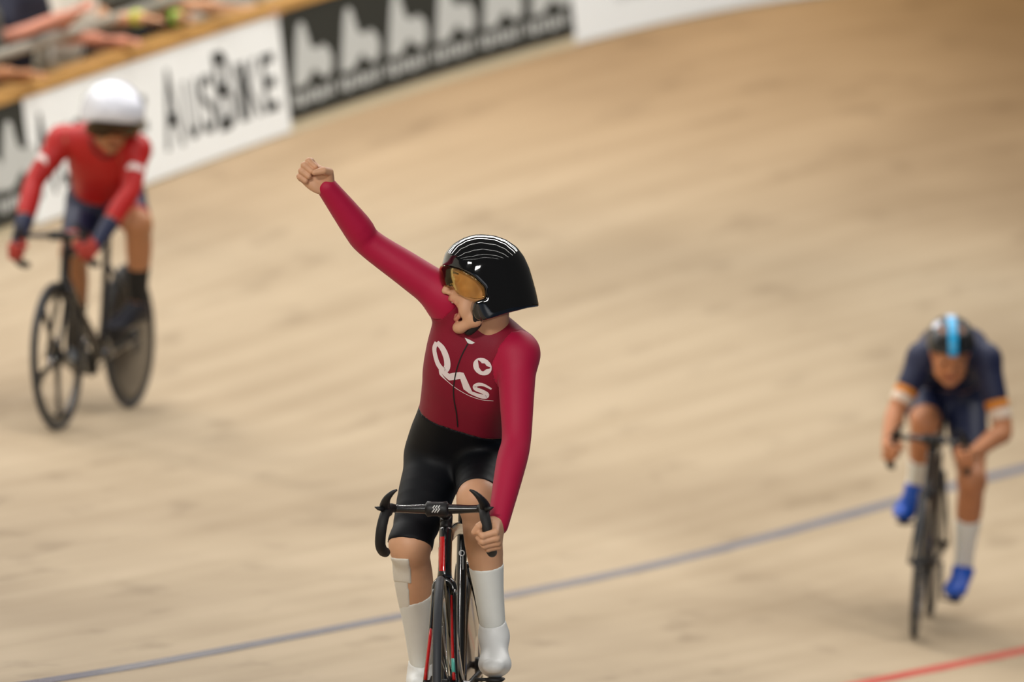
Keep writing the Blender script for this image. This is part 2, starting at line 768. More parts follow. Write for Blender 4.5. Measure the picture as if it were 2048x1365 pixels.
FI0, FI1 = int(np.argmin(abs(TS - 2))), int(np.argmin(abs(TS - 60)))
wall = mesh_obj('wall_outer', *fence_strip(FI0, FI1, [(0, 0.02), (HF, 0.02), (HF, 0.10), (0, 0.10)]), mat('fence_ply', (225, 215, 190), 0.6, noise=0.06), None, smooth=False)
wall['kind'] = 'structure'
kick = mesh_obj('kick_board', *fence_strip(FI0, FI1, [(0, 0.004), (0.062, 0.004), (0.062, 0.02), (0, 0.02)]), mat('kick_cream', (214, 200, 168), 0.5, noise=0.05), wall, smooth=False)
cap = mesh_obj('timber_cap', *fence_strip(FI0, FI1, [(HF + 0.001, -0.02), (HF + 0.055, -0.02), (HF + 0.055, 0.13), (HF + 0.001, 0.13)]), mat('cap_timber', (192, 146, 84), 0.45, noise=0.15, nscale=6), wall, smooth=False)

M_black_print = mat('charcoal_print', (52, 52, 46), 0.5)
M_white_print = mat('white_print', (249, 250, 247), 0.45)
M_logo_grey = mat('grey_print', (200, 201, 196), 0.5)
M_letter = mat('letter_black', (34, 34, 30), 0.5)
M_faint = mat('faint_grey_print', (212, 213, 210), 0.5)


def board(i0, i1, m, label, low):
    t = thing('advertising_board', label, 'banner', fence_pt((i0 + i1) // 2, 0.0), 'advertising boards along the track fence', world_children=True)
    mesh_obj('board_panel', *fence_strip(i0, i1, [(low, -0.008), (HF - 0.004, -0.008), (HF - 0.004, 0.018), (low, 0.018)], 1), m, t, smooth=False)
    return t


def along(i0, i1, s, h, out=-0.0105):
    """point on the board face, s in metres from station i0"""
    f = i0 + s / _seg
    a = int(math.floor(f))
    a = min(max(a, 0), len(TS) - 2)
    w = f - a
    return fence_pt(a, h, out) * (1 - w) + fence_pt(a + 1, h, out) * w


_c = int(np.argmin(abs(TS - 28)))
_seg = float(np.linalg.norm(fence_pt(_c + 1, 0) - fence_pt(_c, 0)))


def fence_poly(parent, name, polys, i0, m):
    """flat print made of triangulated polygons (s, h) laid on the fence face"""
    V, Fc = [], []
    for P in polys:
        bm = bmesh.new()
        vs = [bm.verts.new((p[0], p[1], 0)) for p in P]
        bm.faces.new(vs)
        bmesh.ops.triangulate(bm, faces=bm.faces[:])
        for _ in range(2):
            bmesh.ops.subdivide_edges(bm, edges=[e for e in bm.edges if e.calc_length() > 0.15], cuts=1)
            bmesh.ops.triangulate(bm, faces=bm.faces[:])
        bm.verts.ensure_lookup_table()
        n = len(V)
        for v in bm.verts:
            v.index = bm.verts[:].index(v) if False else v.index
        bm.verts.index_update()
        for v in bm.verts:
            V.append(along(i0, 0, v.co.x, v.co.y))
        for f in bm.faces:
            Fc.append(tuple(n + v.index for v in f.verts))
        bm.free()
    return mesh_obj(name, V, Fc, m, parent, smooth=False)


def text_tris(txt, shear=0.0, bold=0.0):
    cu = bpy.data.curves.new('t', 'FONT')
    cu.body = txt
    cu.size = 1.0
    cu.offset = bold
    cu.shear = shear
    o = bpy.data.objects.new('t', cu)
    COL.objects.link(o)
    dg = bpy.context.evaluated_depsgraph_get()
    me = bpy.data.meshes.new_from_object(o.evaluated_get(dg))
    V = [(v.co.x, v.co.y) for v in me.vertices]
    Fc = [tuple(p.vertices) for p in me.polygons]
    bpy.data.objects.remove(o)
    bpy.data.curves.remove(cu)
    bpy.data.meshes.remove(me)
    return np.array(V), Fc


def fence_letter(parent, ch, s0, h0, w, h, i0, m):
    V, Fc = text_tris(ch, 0, 0.012)
    V = V - V.min(0)
    V = V / V.max(0) * np.array([w, h]) + np.array([s0, h0])
    o = mesh_obj('letter', [along(i0, 0, a, b) for a, b in V], Fc, m, parent, smooth=False)
    return o


iA, iB, iC, iD = fence_index(50), fence_index(591), fence_index(1150), fence_index(1660)
iZ = max(int(iA - (iB - iA) * 0.7), FI0 + 1)
W1 = (iB - iA) * _seg


def omini(s0, h0, k):
    """two seated figures leaning back to back, as one print outline"""
    P = [(0.0, 0.0), (0.08, 0.35), (0.19, 0.78), (0.26, 0.97), (0.34, 1.0), (0.42, 0.95), (0.47, 0.74), (0.54, 0.54), (0.68, 0.50), (0.82, 0.55),
         (0.95, 0.43), (1.0, 0.24), (0.93, 0.07), (0.80, 0.0), (0.66, 0.08), (0.56, 0.20), (0.46, 0.14), (0.36, 0.03), (0.2, -0.02)]
    return [(s0 + a * k * 1.35, h0 + b * k) for a, b in P]


def word_strokes(s0, s1, h0, h1, n):
    """a row of small unreadable words: short upright strokes on a joining bar"""
    out = []
    w = (s1 - s0) / n
    for i in range(n):
        a = s0 + i * w + w * 0.05
        e = s0 + (i + 1) * w - w * 0.07
        q = 7
        for j in range(q):
            x = a + (e - a) * (j + 0.08) / q
            y0 = h0 - (0.012 if j % 3 == 1 else 0)
            y1 = h1 + (0.012 if j % 3 == 0 else 0)
            out.append([(x, y0), (x + (e - a) / q * 0.66, y0), (x + (e - a) / q * 0.66, y1), (x, y1)])
    return out


def logo_board(i0, i1, label, n):
    t = board(i0, i1, M_black_print, label, 0.062)
    L = (i1 - i0) * _seg
    step = L / n
    for k in range(n):
        fence_poly(t, 'figure_logo', [omini((k + 0.14) * step, 0.235, 0.335 if step > 0.4 else step * 0.8)], i0, M_logo_grey)
    fence_poly(t, 'small_lettering', word_strokes(0.03, L - 0.03, 0.135, 0.19, n), i0, M_logo_grey)['kind'] = 'stuff'
    return t


logo_board(iB, iC, 'charcoal banner board with six grey back-to-back figure logos above a row of small lettering', 6)
logo_board(iZ, iA, 'charcoal banner board at the far left behind the rider in red', 5)
tb = board(iA, iB, M_white_print, 'white banner board with large black AUSBIKE lettering behind the rider in red', 0.012)
# lettering read off the board twice over: tall A and B, lower U S I K E
cell = W1 / 2.0
for rep in range(2):
    base = rep * cell + 0.06
    unit = (cell - 0.10) / 7.6
    x = base
    for ch, big, wid in (('A', 1, 1.35), ('U', 0, 0.95), ('S', 0, 0.95), ('B', 1, 1.25), ('I', 0, 0.45), ('K', 0, 1.05), ('E', 0, 1.0)):
        hh = 0.42 if big else 0.31
        fence_letter(tb, ch, x, 0.135 if big else 0.15, unit * wid * 0.86, hh, iA, M_letter)
        x += unit * wid * 1.06
tw = board(iC, iD, M_white_print, 'white banner board with faint pale grey lettering at the top edge of the frame', 0.012)
fence_poly(tw, 'pale_lettering', word_strokes(0.45, (iD - iC) * _seg - 0.5, 0.20, 0.27, 4), iC, M_faint)['kind'] = 'stuff'
board(iD, iD + (iB - iA), M_black_print, 'plain charcoal banner board beyond the pale lettered one', 0.062)

# hand rail above the fence, on posts
hr = thing('hand_rail', 'grey metal hand rail on posts above the fence in front of the spectators', 'railing', fence_pt(fence_index(150), HF), None, world_children=True)
M_rail = mat('rail_grey', (176, 172, 160), 0.35, metal=0.3, noise=0.05)
ids = list(range(FI0 + 8, fence_index(760), 3))
mesh_obj('rail', *sweep([fence_pt(i, HF + 0.215, 0.10) for i in ids], 0.030, n=12), M_rail, hr)
for i in range(fence_index(160) - 32, fence_index(760), 8):
    mesh_obj('post', *sweep([fence_pt(i, HF + 0.056, 0.09), fence_pt(i, HF + 0.13, 0.10), fence_pt(i, HF + 0.21, 0.10)], 0.022, n=10), M_rail, hr)

# pale wall behind the spectators
V, Fc = [], []
ids = IDX[4:]
for i in ids:
    for h in (-1.0, 6.0):
        V.append(track_pt(i, WIDTH, h, 5.0))
for a in range(len(ids) - 1):
    Fc.append((a * 2, a * 2 + 1, a * 2 + 3, a * 2 + 2))
bw = mesh_obj('wall_back', V, Fc, mat('back_wall_cream', (222, 218, 205), 0.8, noise=0.03, nscale=2), None)
bw['kind'] = 'structure'
V, Fc = [], []
for i in ids:
    for l in (0.10, 5.0):
        V.append(track_pt(i, WIDTH, HF - 1.0, l))
for a in range(len(ids) - 1):
    Fc.append((a * 2, a * 2 + 2, a * 2 + 3, a * 2 + 1))
sf = mesh_obj('spectator_floor', V, Fc, mat('stand_concrete', (150, 146, 138), 0.8, noise=0.08), None)
sf['kind'] = 'structure'

# ------------------------------------------------------------------ bicycles
M_carbon = mat('gloss_carbon', (16, 17, 19), 0.22, spec=0.6, coat=0.6, noise=0.1)
M_matte = mat('matte_black', (20, 20, 21), 0.5, noise=0.1)
M_rubber = mat('tyre_rubber', (44, 47, 52), 0.6, noise=0.1)
M_tan = mat('tan_sidewall', (190, 176, 142), 0.6, noise=0.08)
M_steel = mat('polished_steel', (190, 190, 188), 0.2, metal=1.0, noise=0.05)
M_red = mat('gloss_red', (190, 14, 16), 0.22, coat=0.5, noise=0.08)
M_teal = mat('teal_sticker', (86, 180, 165), 0.4)
M_wdecal = mat('white_decal', (225, 225, 222), 0.4)
M_tape = mat('black_bar_tape', (24, 23, 23), 0.65, noise=0.15, bump=0.3, bscale=900)

R_W = 0.334
AX_F = np.array([0, 0, R_W])
AX_R = np.array([-0.965, 0, R_W])
BB = np.array([-0.58, 0, 0.285])


def ring_profile(r0, r1, w0, w1, n=6):
    """closed (r, y) profile of a rim band between radii r0 < r1"""
    a = [(r0, -w0), (r0 + (r1 - r0) * 0.35, -w1), (r1, -w1 * 0.9), (r1, w1 * 0.9), (r0 + (r1 - r0) * 0.35, w1), (r0, w0)]
    return a


def wheel(root, name, center, style, P, label=None, turn=0.0):
    """rim > tyre, sidewall, hub, spokes; 'turn' steers the wheel about the vertical through its hub"""
    c = np.asarray(center, float)

    def rot(V):
        V = np.asarray(V, float) - c
        a = math.radians(turn)
        R = np.array([[math.cos(a), -math.sin(a), 0], [math.sin(a), math.cos(a), 0], [0, 0, 1]])
        return V @ R.T + c
    if style == 'disc':
        pr = [(0.03, -0.026), (0.10, -0.024), (0.24, -0.013), (0.318, -0.009), (0.318, 0.009), (0.24, 0.013), (0.10, 0.024), (0.03, 0.026)]
        V, Fc = lathe_y(pr, c, 72)
        w = mesh_obj(name, rot(V), Fc, P['disc'], root)
    else:
        depth = 0.252 if style == 'spokes' else 0.268
        V, Fc = lathe_y(ring_profile(depth, 0.319, 0.006, 0.0115), c, 72)
        w = mesh_obj(name, rot(V), Fc, P['rim'], root)
    if label:
        w['label'] = label
    # tyre tread and side wall
    tp, sp = [], []
    for a in np.linspace(-0.62 * math.pi, 0.62 * math.pi, 13):
        tp.append((0.3212 + 0.0128 * math.cos(a), 0.0136 * math.sin(a)))
    tp = [q for q in tp]
    V, Fc = lathe_y(tp, c, 96)
    mesh_obj('tyre', rot(V), Fc, P['tyre'], w)
    for sgn in (-1, 1):
        V, Fc = lathe_y([(0.3060, sgn * 0.0112), (0.3195, sgn * 0.0140), (0.3215, sgn * 0.0136), (0.3080, sgn * 0.0100)], c, 96)
        mesh_obj('sidewall', rot(V), Fc, P['side'], w)
    V, Fc = lathe_y([(0.006, -0.052), (0.012, -0.05), (0.014, -0.034), (0.026, -0.03), (0.026, -0.024), (0.016, -0.02), (0.016, 0.02), (0.026, 0.024), (0.026, 0.03), (0.014, 0.034), (0.012, 0.05), (0.006, 0.052)], c, 24)
    mesh_obj('hub', rot(V), Fc, P['hub'], w)
    if style == 'spokes':
        for k in range(16):
            a = 2 * math.pi * k / 16 + 0.1
            y = 0.024 if k % 2 else -0.024
            d = np.array([math.cos(a), 0, math.sin(a)])
            V, Fc = sweep([c + d * 0.024 + [0, y, 0], c + d * 0.256], 0.0012, 0.0030, side=(0, 1, 0), n=6)
            mesh_obj('spoke', rot(V), Fc, M_steel if P.get('bright') else M_matte, w)
    elif style == 'five':
        for k in range(5):
            a = 2 * math.pi * k / 5 + P.get('phase', 0)
            d = np.array([math.cos(a), 0, math.sin(a)])
            V, Fc = sweep([c + d * 0.02, c + d * 0.10, c + d * 0.20, c + d * 0.275], [0.018, 0.012, 0.009, 0.010], [0.030, 0.021, 0.022, 0.042], side=(0, 1, 0), n=12, smooth_path=3)
            mesh_obj('blade_spoke', rot(V), Fc, P['rim'], w)
    return w


def bicycle(front_px, depth, heading, label, P, turn=2.0, crank=20.0, bar_shift=0.0, lean=0.0):
    """front contact seen at picture column front_px at the given distance; heading in degrees to the picture's left"""
    if isinstance(front_px, tuple):                # a contact point that is seen: walk its ray down to the boards
        dd = np.linspace(20, 40, 801)
        gap = [at(front_px[0], front_px[1], q) for q in dd]
        gap = np.array([p[2] - ground(p[0], p[1]) for p in gap])
        depth = float(dd[np.argmin(np.abs(gap))])
        print('contact distance', front_px, depth)
        front_px = front_px[0]
    pos = at(front_px, 1000, depth)
    pos[2] = ground(pos[0], pos[1])
    a = math.radians(heading)
    f2 = np.array([-math.sin(a), -math.cos(a), 0])
    rear = pos - f2 * 0.965
    rear[2] = ground(rear[0], rear[1])
    fx = norm(pos - rear)
    ly = norm(np.cross([0, 0, 1], fx))
    uz = np.cross(fx, ly)
    if lean:
        b = math.radians(lean)                     # towards the rider's left
        ly, uz = ly * math.cos(b) - uz * math.sin(b), uz * math.cos(b) + ly * math.sin(b)
    M = Matrix(((fx[0], ly[0], uz[0], pos[0]), (fx[1], ly[1], uz[1], pos[1]), (fx[2], ly[2], uz[2], pos[2] + 0.001), (0, 0, 0, 1)))
    root = thing('track_bicycle', label, 'bicycle', (0, 0, 0), 'racing bicycles on the track')
    root.matrix_world = M
    root.rotation_mode = 'XYZ'
    FR = P['frame']
    wheel(root, 'front_wheel', AX_F, P['front'], P, turn=turn)
    wheel(root, 'rear_wheel', AX_R, P['rear'], P)
    ax = norm([-0.2756, 0, 0.9613])
    HB = np.array([-0.138, 0, 0.656])
    HT = np.array([-0.180, 0, 0.806])
    ST = np.array([-0.727, 0, 0.800])
    mesh_obj('head_tube', *sweep([HB - ax * 0.005, HB + ax * 0.03, HT - ax * 0.03, HT], [0.024, 0.021, 0.0205, 0.021], [0.034, 0.038, 0.034, 0.028], n=20, smooth_path=3), FR, root)
    mesh_obj('top_tube', *sweep([HT - ax * 0.028, (HT + ST) / 2 + [0, 0, -0.010], ST + [0, 0, -0.020]], [0.019, 0.018, 0.016], [0.024, 0.021, 0.020], n=18, sup=0.75, smooth_path=4), FR, root)
    mesh_obj('down_tube', *sweep([HB + ax * 0.02, HB * 0.5 + BB * 0.5 + [0, 0, -0.005], BB], [0.019, 0.018, 0.022], [0.034, 0.036, 0.034], n=18, smooth_path=4), FR, root)
    SE = np.array([-0.700, 0, 0.700])
    mesh_obj('seat_tube', *sweep([BB, BB * 0.62 + SE * 0.38 + [-0.012, 0, 0], SE, ST], [0.020, 0.017, 0.0165, 0.0165], [0.034, 0.030, 0.028, 0.026], n=18, smooth_path=4), FR, root)
    mesh_obj('bottom_bracket', *lathe_y([(0.010, -0.040), (0.023, -0.038), (0.025, 0), (0.023, 0.038), (0.010, 0.040)], BB, 24), FR, root)
    for s in (-1, 1):
        mesh_obj('chain_stay', *sweep([BB + [0, s * 0.022, -0.01], BB * 0.45 + AX_R * 0.55 + [0, s * 0.042, 0], AX_R + [0, s * 0.058, 0]], [0.010, 0.009, 0.008], [0.021, 0.014, 0.012], n=10, smooth_path=3), FR, root)
        mesh_obj('seat_stay', *sweep([SE + [-0.015, s * 0.012, -0.03], SE * 0.55 + AX_R * 0.45 + [0, s * 0.036, 0.02], AX_R + [0, s * 0.058, 0.01]], [0.009, 0.008, 0.007], [0.014, 0.011, 0.010], n=10, smooth_path=3), FR, root)
    # fork: crown and two blades
    CR = HB - ax * 0.008
    fk = mesh_obj('fork', *sweep([CR + [0.008, -0.030, -0.045], CR + [0.004, -0.023, -0.012], CR, CR + [0.004, 0.023, -0.012], CR + [0.008, 0.030, -0.045]], [0.020, 0.022, 0.024, 0.022, 0.020], [0.012, 0.014, 0.016, 0.014, 0.012], side=(1, 0, 0), n=14, smooth_path=4), FR, root)
    for s in (-1, 1):
        pts = [CR + [0.008, s * 0.030, -0.035], CR * 0.68 + AX_F * 0.32 + [-0.006, s * 0.034, -0.01], CR * 0.3 + AX_F * 0.7 + [0, s * 0.041, 0], AX_F + [0, s * 0.050, -0.008]]
        bl = mesh_obj('fork_blade', *sweep(pts, [0.010, 0.0085, 0.0075, 0.007], [0.030, 0.027, 0.021, 0.014], n=14, smooth_path=4), FR, fk)
        if P.get('fork_red'):
            q = [np.array(p) for p in catmull(pts, 5)]
            off = -0.0095 if s > 0 else 0.0
            rd = [p + [0.012, s * (-0.006 if s > 0 else -0.001), 0] for p in (q[1:-1] if s > 0 else q[7:-1])]
            mesh_obj('red_flash', *sweep(rd, 0.0058, 0.018, n=10), M_red, bl)
            if s > 0:
                mesh_obj('teal_patch', *sweep(rd[10:13], 0.0066, 0.020, n=10), M_teal, bl)
    # stem, spacers, bars
    bc = np.array([-0.068, bar_shift, 0.872])
    mesh_obj('headset_spacer', *sweep([HT, HT + ax * 0.012, HT + ax * 0.05], [0.021, 0.0185, 0.0175], n=18), M_matte, root)
    sm = mesh_obj('stem', *sweep([HT + ax * 0.018, HT + ax * 0.048, HT * 0.45 + bc * 0.55 + [0, 0, 0.018], bc + [-0.012, 0, 0.0]], [0.020, 0.019, 0.017, 0.019], [0.019, 0.019, 0.017, 0.019], n=16, smooth_path=3), M_matte, root)
    mesh_obj('bar_clamp', *sweep([bc + [0, -0.036, 0], bc + [0, -0.030, 0], bc + [0, -0.016, 0], bc + [0, 0.016, 0], bc + [0, 0.030, 0], bc + [0, 0.036, 0]], [0.017, 0.0245, 0.0225, 0.0225, 0.0245, 0.017], side=(0, 0, 1), n=20), M_matte, sm)
    if P.get('stem_mark'):
        for k in range(3):
            y0 = -0.011 + k * 0.008
            Z = [(0.0235, y0 + 0.006, 0.012), (0.0245, y0, 0.005), (0.0245, y0 + 0.005, 0.001), (0.0235, y0 - 0.003, -0.010)]
            mesh_obj('slash_mark', *sweep([bc + z for z in Z], 0.0015, 0.0021, side=(1, 0, 0), n=6), M_wdecal, sm)
    hb = mesh_obj('handlebar', *sweep([bc + [0.006, -0.136, 0.002], bc + [0, -0.10, 0.0], bc + [0, -0.03, 0], bc + [0, 0.03, 0], bc + [0, 0.10, 0.0], bc + [0.006, 0.136, 0.002]], [0.0125, 0.0125, 0.0155, 0.0155, 0.0125, 0.0125], [0.016, 0.0185, 0.0155, 0.0155, 0.0185, 0.016], side=(0, 0, 1), n=14, smooth_path=3), M_carbon, root)
    grips = []
    for s in (-1, 1):
        pts = [bc + [0.004, s * 0.132, 0.002], bc + [0.040, s * 0.146, 0.004], bc + [0.082, s * 0.155, -0.018], bc + [0.092, s * 0.164, -0.060], bc + [0.066, s * 0.170, -0.105], bc + [0.010, s * 0.169, -0.128], bc + [-0.045, s * 0.166, -0.136]]
        mesh_obj('drop_grip', *sweep(pts, [0.0135, 0.0145, 0.0160, 0.0165, 0.0165, 0.0165, 0.0155], side=(0, 1, 0), n=14, smooth_path=5), M_tape, hb)
        hp = [bc + [0.030, s * 0.149, -0.010], bc + [0.070, s * 0.155, 0.010], bc + [0.105, s * 0.146, 0.034], bc + [0.118, s * 0.128, 0.054], bc + [0.122, s * 0.112, 0.064]]
        mesh_obj('hood_horn', *sweep(hp, [0.015, 0.017, 0.012, 0.0075, 0.003], [0.015, 0.015, 0.011, 0.007, 0.003], side=(0, 1, 0), n=12, smooth_path=4), M_matte, hb)
        mesh_obj('hood_tip', *sweep([bc + [0.088, s * 0.160, 0.004], bc + [0.096, s * 0.174, 0.006], bc + [0.098, s * 0.184, 0.010]], [0.010, 0.006, 0.001], n=8), M_matte, hb)
        grips.append(pts)
    # saddle and post
    sp = ST + norm(ST - SE) * 0.135
    mesh_obj('seat_post', *sweep([ST + norm(SE - ST) * 0.02, sp], 0.0145, 0.022, n=14), M_carbon, root)
    mesh_obj('saddle', *sweep([sp + [-0.125, 0, 0.022], sp + [-0.115, 0, 0.026], sp + [-0.07, 0, 0.026], sp + [-0.01, 0, 0.020], sp + [0.07, 0, 0.018], sp + [0.135, 0, 0.012], sp + [0.145, 0, 0.008]], [0.035, 0.064, 0.070, 0.050, 0.026, 0.019, 0.008], [0.010, 0.018, 0.020, 0.017, 0.014, 0.012, 0.005], n=18, smooth_path=4), M_matte, root)
    # drive train on the rider's right (negative y)
    ck = math.radians(crank)
    pr = [(0.055, -0.0485), (0.080, -0.0495), (0.098, -0.0485), (0.1005, -0.0465), (0.098, -0.0445), (0.080, -0.0435), (0.055, -0.0445)]
    ch = mesh_obj('chainring', *lathe_y(pr, BB, 64), P.get('ring', M_matte), root)
    for k in range(5):
        a = 2 * math.pi * k / 5 + 0.4
        d = np.array([math.cos(a), 0, math.sin(a)])
        mesh_obj('spider_arm', *sweep([BB + [0, -0.0465, 0], BB + d * 0.062 + [0, -0.0465, 0]], 0.003, 0.009, n=8), M_matte, ch)
    mesh_obj('sprocket', *lathe_y([(0.014, -0.0485), (0.030, -0.0482), (0.0315, -0.0465), (0.030, -0.0448), (0.014, -0.0445)], AX_R, 32), M_steel, root)
    cp = []
    for t in np.linspace(-math.pi / 2, math.pi / 2, 13):
        cp.append(BB + [0.100 * math.cos(t), -0.0465, -0.100 * math.sin(-t)])
    for t in np.linspace(math.pi / 2, 1.5 * math.pi, 9):
        cp.append(AX_R + [0.031 * math.cos(t), -0.0465, 0.031 * math.sin(t)])
    cp.append(cp[0])
    mesh_obj('chain', *sweep(cp, 0.0035, 0.0045, n=6), M_steel, root)
    peds = {}
    for s in (-1, 1):
        d = np.array([math.cos(ck), 0, math.sin(ck)]) * (1 if s > 0 else -1)
        e = BB + d * 0.165
        arm = mesh_obj('crank_arm', *sweep([BB + [0, s * 0.058, 0], BB + d * 0.08 + [0, s * 0.064, 0], e + [0, s * 0.070, 0]], [0.009, 0.007, 0.007], [0.018, 0.014, 0.012], n=12, smooth_path=3), M_carbon, root)
        pc = e + [0, s * 0.130, 0]
        pd = mesh_obj('pedal', *sweep([pc + [-0.045, 0, 0], pc + [-0.036, 0, 0], pc + [0.036, 0, 0], pc + [0.045, 0, 0]], [0.018, 0.030, 0.030, 0.018], [0.006, 0.009, 0.009, 0.006], n=12), M_matte, arm)
        mesh_obj('pedal_axle', *sweep([e + [0, s * 0.066, 0], pc], 0.006, n=8), M_matte, arm)
        peds[s] = pc
    root['_world'] = [0, 0, 0]
    Mn = np.array(M)
    return {'root': root, 'M': Mn, 'fx': fx, 'ly': ly, 'uz': uz, 'pos': pos, 'ped': {s: (Mn @ np.append(p, 1))[:3] for s, p in peds.items()},
            'grip': {s: [(Mn @ np.append(q, 1))[:3] for q in g] for s, g in zip((-1, 1), grips)}, 'W': lambda p: (Mn @ np.append(np.asarray(p, float), 1))[:3]}


def rider_ray(bk, px, py, u):
    """point seen at (px, py) whose place along the bicycle (from the front hub, forward positive) is u"""
    r = ray(px, py)
    t = ((bk['pos'] + bk['fx'] * u - CAM) @ bk['fx']) / (r @ bk['fx'])
    return CAM + r * t


disc_brown = mat('gloss_disc', (58, 46, 40), 0.18, coat=0.5, noise=0.15, nscale=5)
disc_dark = mat('dark_disc', (48, 44, 40), 0.3, coat=0.3, noise=0.2, nscale=5)
B1 = bicycle((882, 1586), 21.6, 5.0, 'black track bicycle with red stripe on the head tube, ridden by the cyclist in maroon',
             dict(frame=M_carbon, front='spokes', rear='disc', rim=M_carbon, disc=disc_brown, tyre=M_rubber, side=M_tan, hub=M_matte, bright=True, fork_red=True, head_stripe=True, stem_mark=True), turn=3.5, crank=13, bar_shift=-0.016)
B2 = bicycle((119, 862), 31.6, 16.5, 'black track bicycle with blade-spoked front wheel, ridden by the cyclist in red and navy',
             dict(frame=M_carbon, front='five', rear='disc', rim=M_carbon, disc=disc_dark, tyre=M_rubber, side=M_rubber, hub=M_matte, phase=math.pi / 2 * 2.2), turn=1.0, crank=35, lean=0.0)
B3 = bicycle((1828, 1277), 31.6, 7.5, 'black track bicycle ridden by the crouching cyclist in navy with blue shoes',
             dict(frame=M_carbon, front='spokes', rear='disc', rim=M_carbon, disc=disc_dark, tyre=M_rubber, side=M_rubber, hub=M_matte), turn=1.0, crank=-75, lean=5.0)

# ------------------------------------------------------------------ riders
def hand_mesh(wrist, Xh, Yh, Zh, grip, fore, h=0.0022, s=1.0):
    """Xh wrist to knuckles, Yh to the thumb side, Zh out of the palm; a closed fist or a grip round a bar"""
    Xh, Yh, Zh = norm(Xh), np.asarray(Yh, float), np.asarray(Zh, float)
    Yh = norm(Yh - Xh * (Yh @ Xh))
    Zh = norm(Zh - Xh * (Zh @ Xh) - Yh * (Zh @ Yh))
    wrist = np.asarray(wrist, float)

    def W(x, y, z):
        return wrist + s * (Xh * x + Yh * y + Zh * z)
    fl = Field(wrist - 0.15, wrist + 0.15, h)
    R = np.stack([Xh, Yh, Zh], 1)
    fl.cone(fore, wrist, 0.030, 0.027, 0.012, flat=(Zh, 0.8))
    fl.cone(wrist, W(0.03, 0.0, 0.004), 0.027, 0.026, 0.012, flat=(Zh, 0.8))
    mcp = [(0.090, 0.031), (0.093, 0.0105), (0.088, -0.0095), (0.080, -0.0285)]
    for x, y in mcp:
        fl.cone(W(0.012, y * 0.55, 0), W(x, y, 0), 0.014, 0.0112, 0.010)
    fl.ell(W(0.048, 0.0, 0.008), np.array([0.046, 0.038, 0.017]) * s, R, 0.012)
    fl.ell(W(0.034, 0.026, 0.016), np.array([0.034, 0.017, 0.017]) * s, R, 0.010)
    fl.ell(W(0.038, -0.026, 0.012), np.array([0.034, 0.013, 0.015]) * s, R, 0.010)
    L = [(0.041, 0.026, 0.021), (0.045, 0.029, 0.022), (0.042, 0.027, 0.021), (0.034, 0.021, 0.019)]
    for (x, y), (a, b, c) in zip(mcp, L):
        yy = y * 0.93
        if grip:
            p1 = (x + 0.010, yy, a * 0.98)
            p2 = (p1[0] - b * 0.86, yy * 0.98, p1[2] + b * 0.50)
            p3 = (p2[0] - c * 0.85, yy * 0.96, p2[2] - c * 0.50)
        else:
            p1 = (x + 0.008, yy, a * 0.97)
            p2 = (p1[0] - b * 0.97, yy * 0.97, p1[2] + b * 0.18)
            p3 = (p2[0] - c * 0.35, yy * 0.93, p2[2] - c * 0.90)
        q = Field(wrist - 0.15, wrist + 0.15, h)
        q.chain([W(x, y, 0), W(*p1), W(*p2), W(*p3)], [0.0112, 0.0102, 0.0093, 0.0080], 0.003)
        q.ell(W(*p1), np.array([0.0112] * 3) * s, None, 0.004)
        k = 0.0030
        hh = np.maximum(k - np.abs(fl.D - q.D), 0) / k
        fl.D = np.minimum(fl.D, q.D) - hh * hh * k * 0.25
    if grip:
        th = [(0.014, 0.026, 0.012), (0.046, 0.046, 0.026), (0.068, 0.046, 0.052), (0.074, 0.030, 0.070)]
    else:
        th = [(0.010, 0.026, 0.012), (0.026, 0.043, 0.034), (0.045, 0.036, 0.060), (0.064, 0.013, 0.066)]
    q = Field(wrist - 0.15, wrist + 0.15, h)
    q.chain([W(*t) for t in th], [0.0155, 0.0135, 0.0118, 0.0088], 0.004)
    k = 0.005
    hh = np.maximum(k - np.abs(fl.D - q.D), 0) / k
    fl.D = np.minimum(fl.D, q.D) - hh * hh * k * 0.25
    V, Q = fl.mesh()
    V = relax(V, Q, 1, 0.4)
    # thumb nail
    t2, t3 = np.array(W(*th[2])), np.array(W(*th[3]))
    return V, Q, (t2, t3)


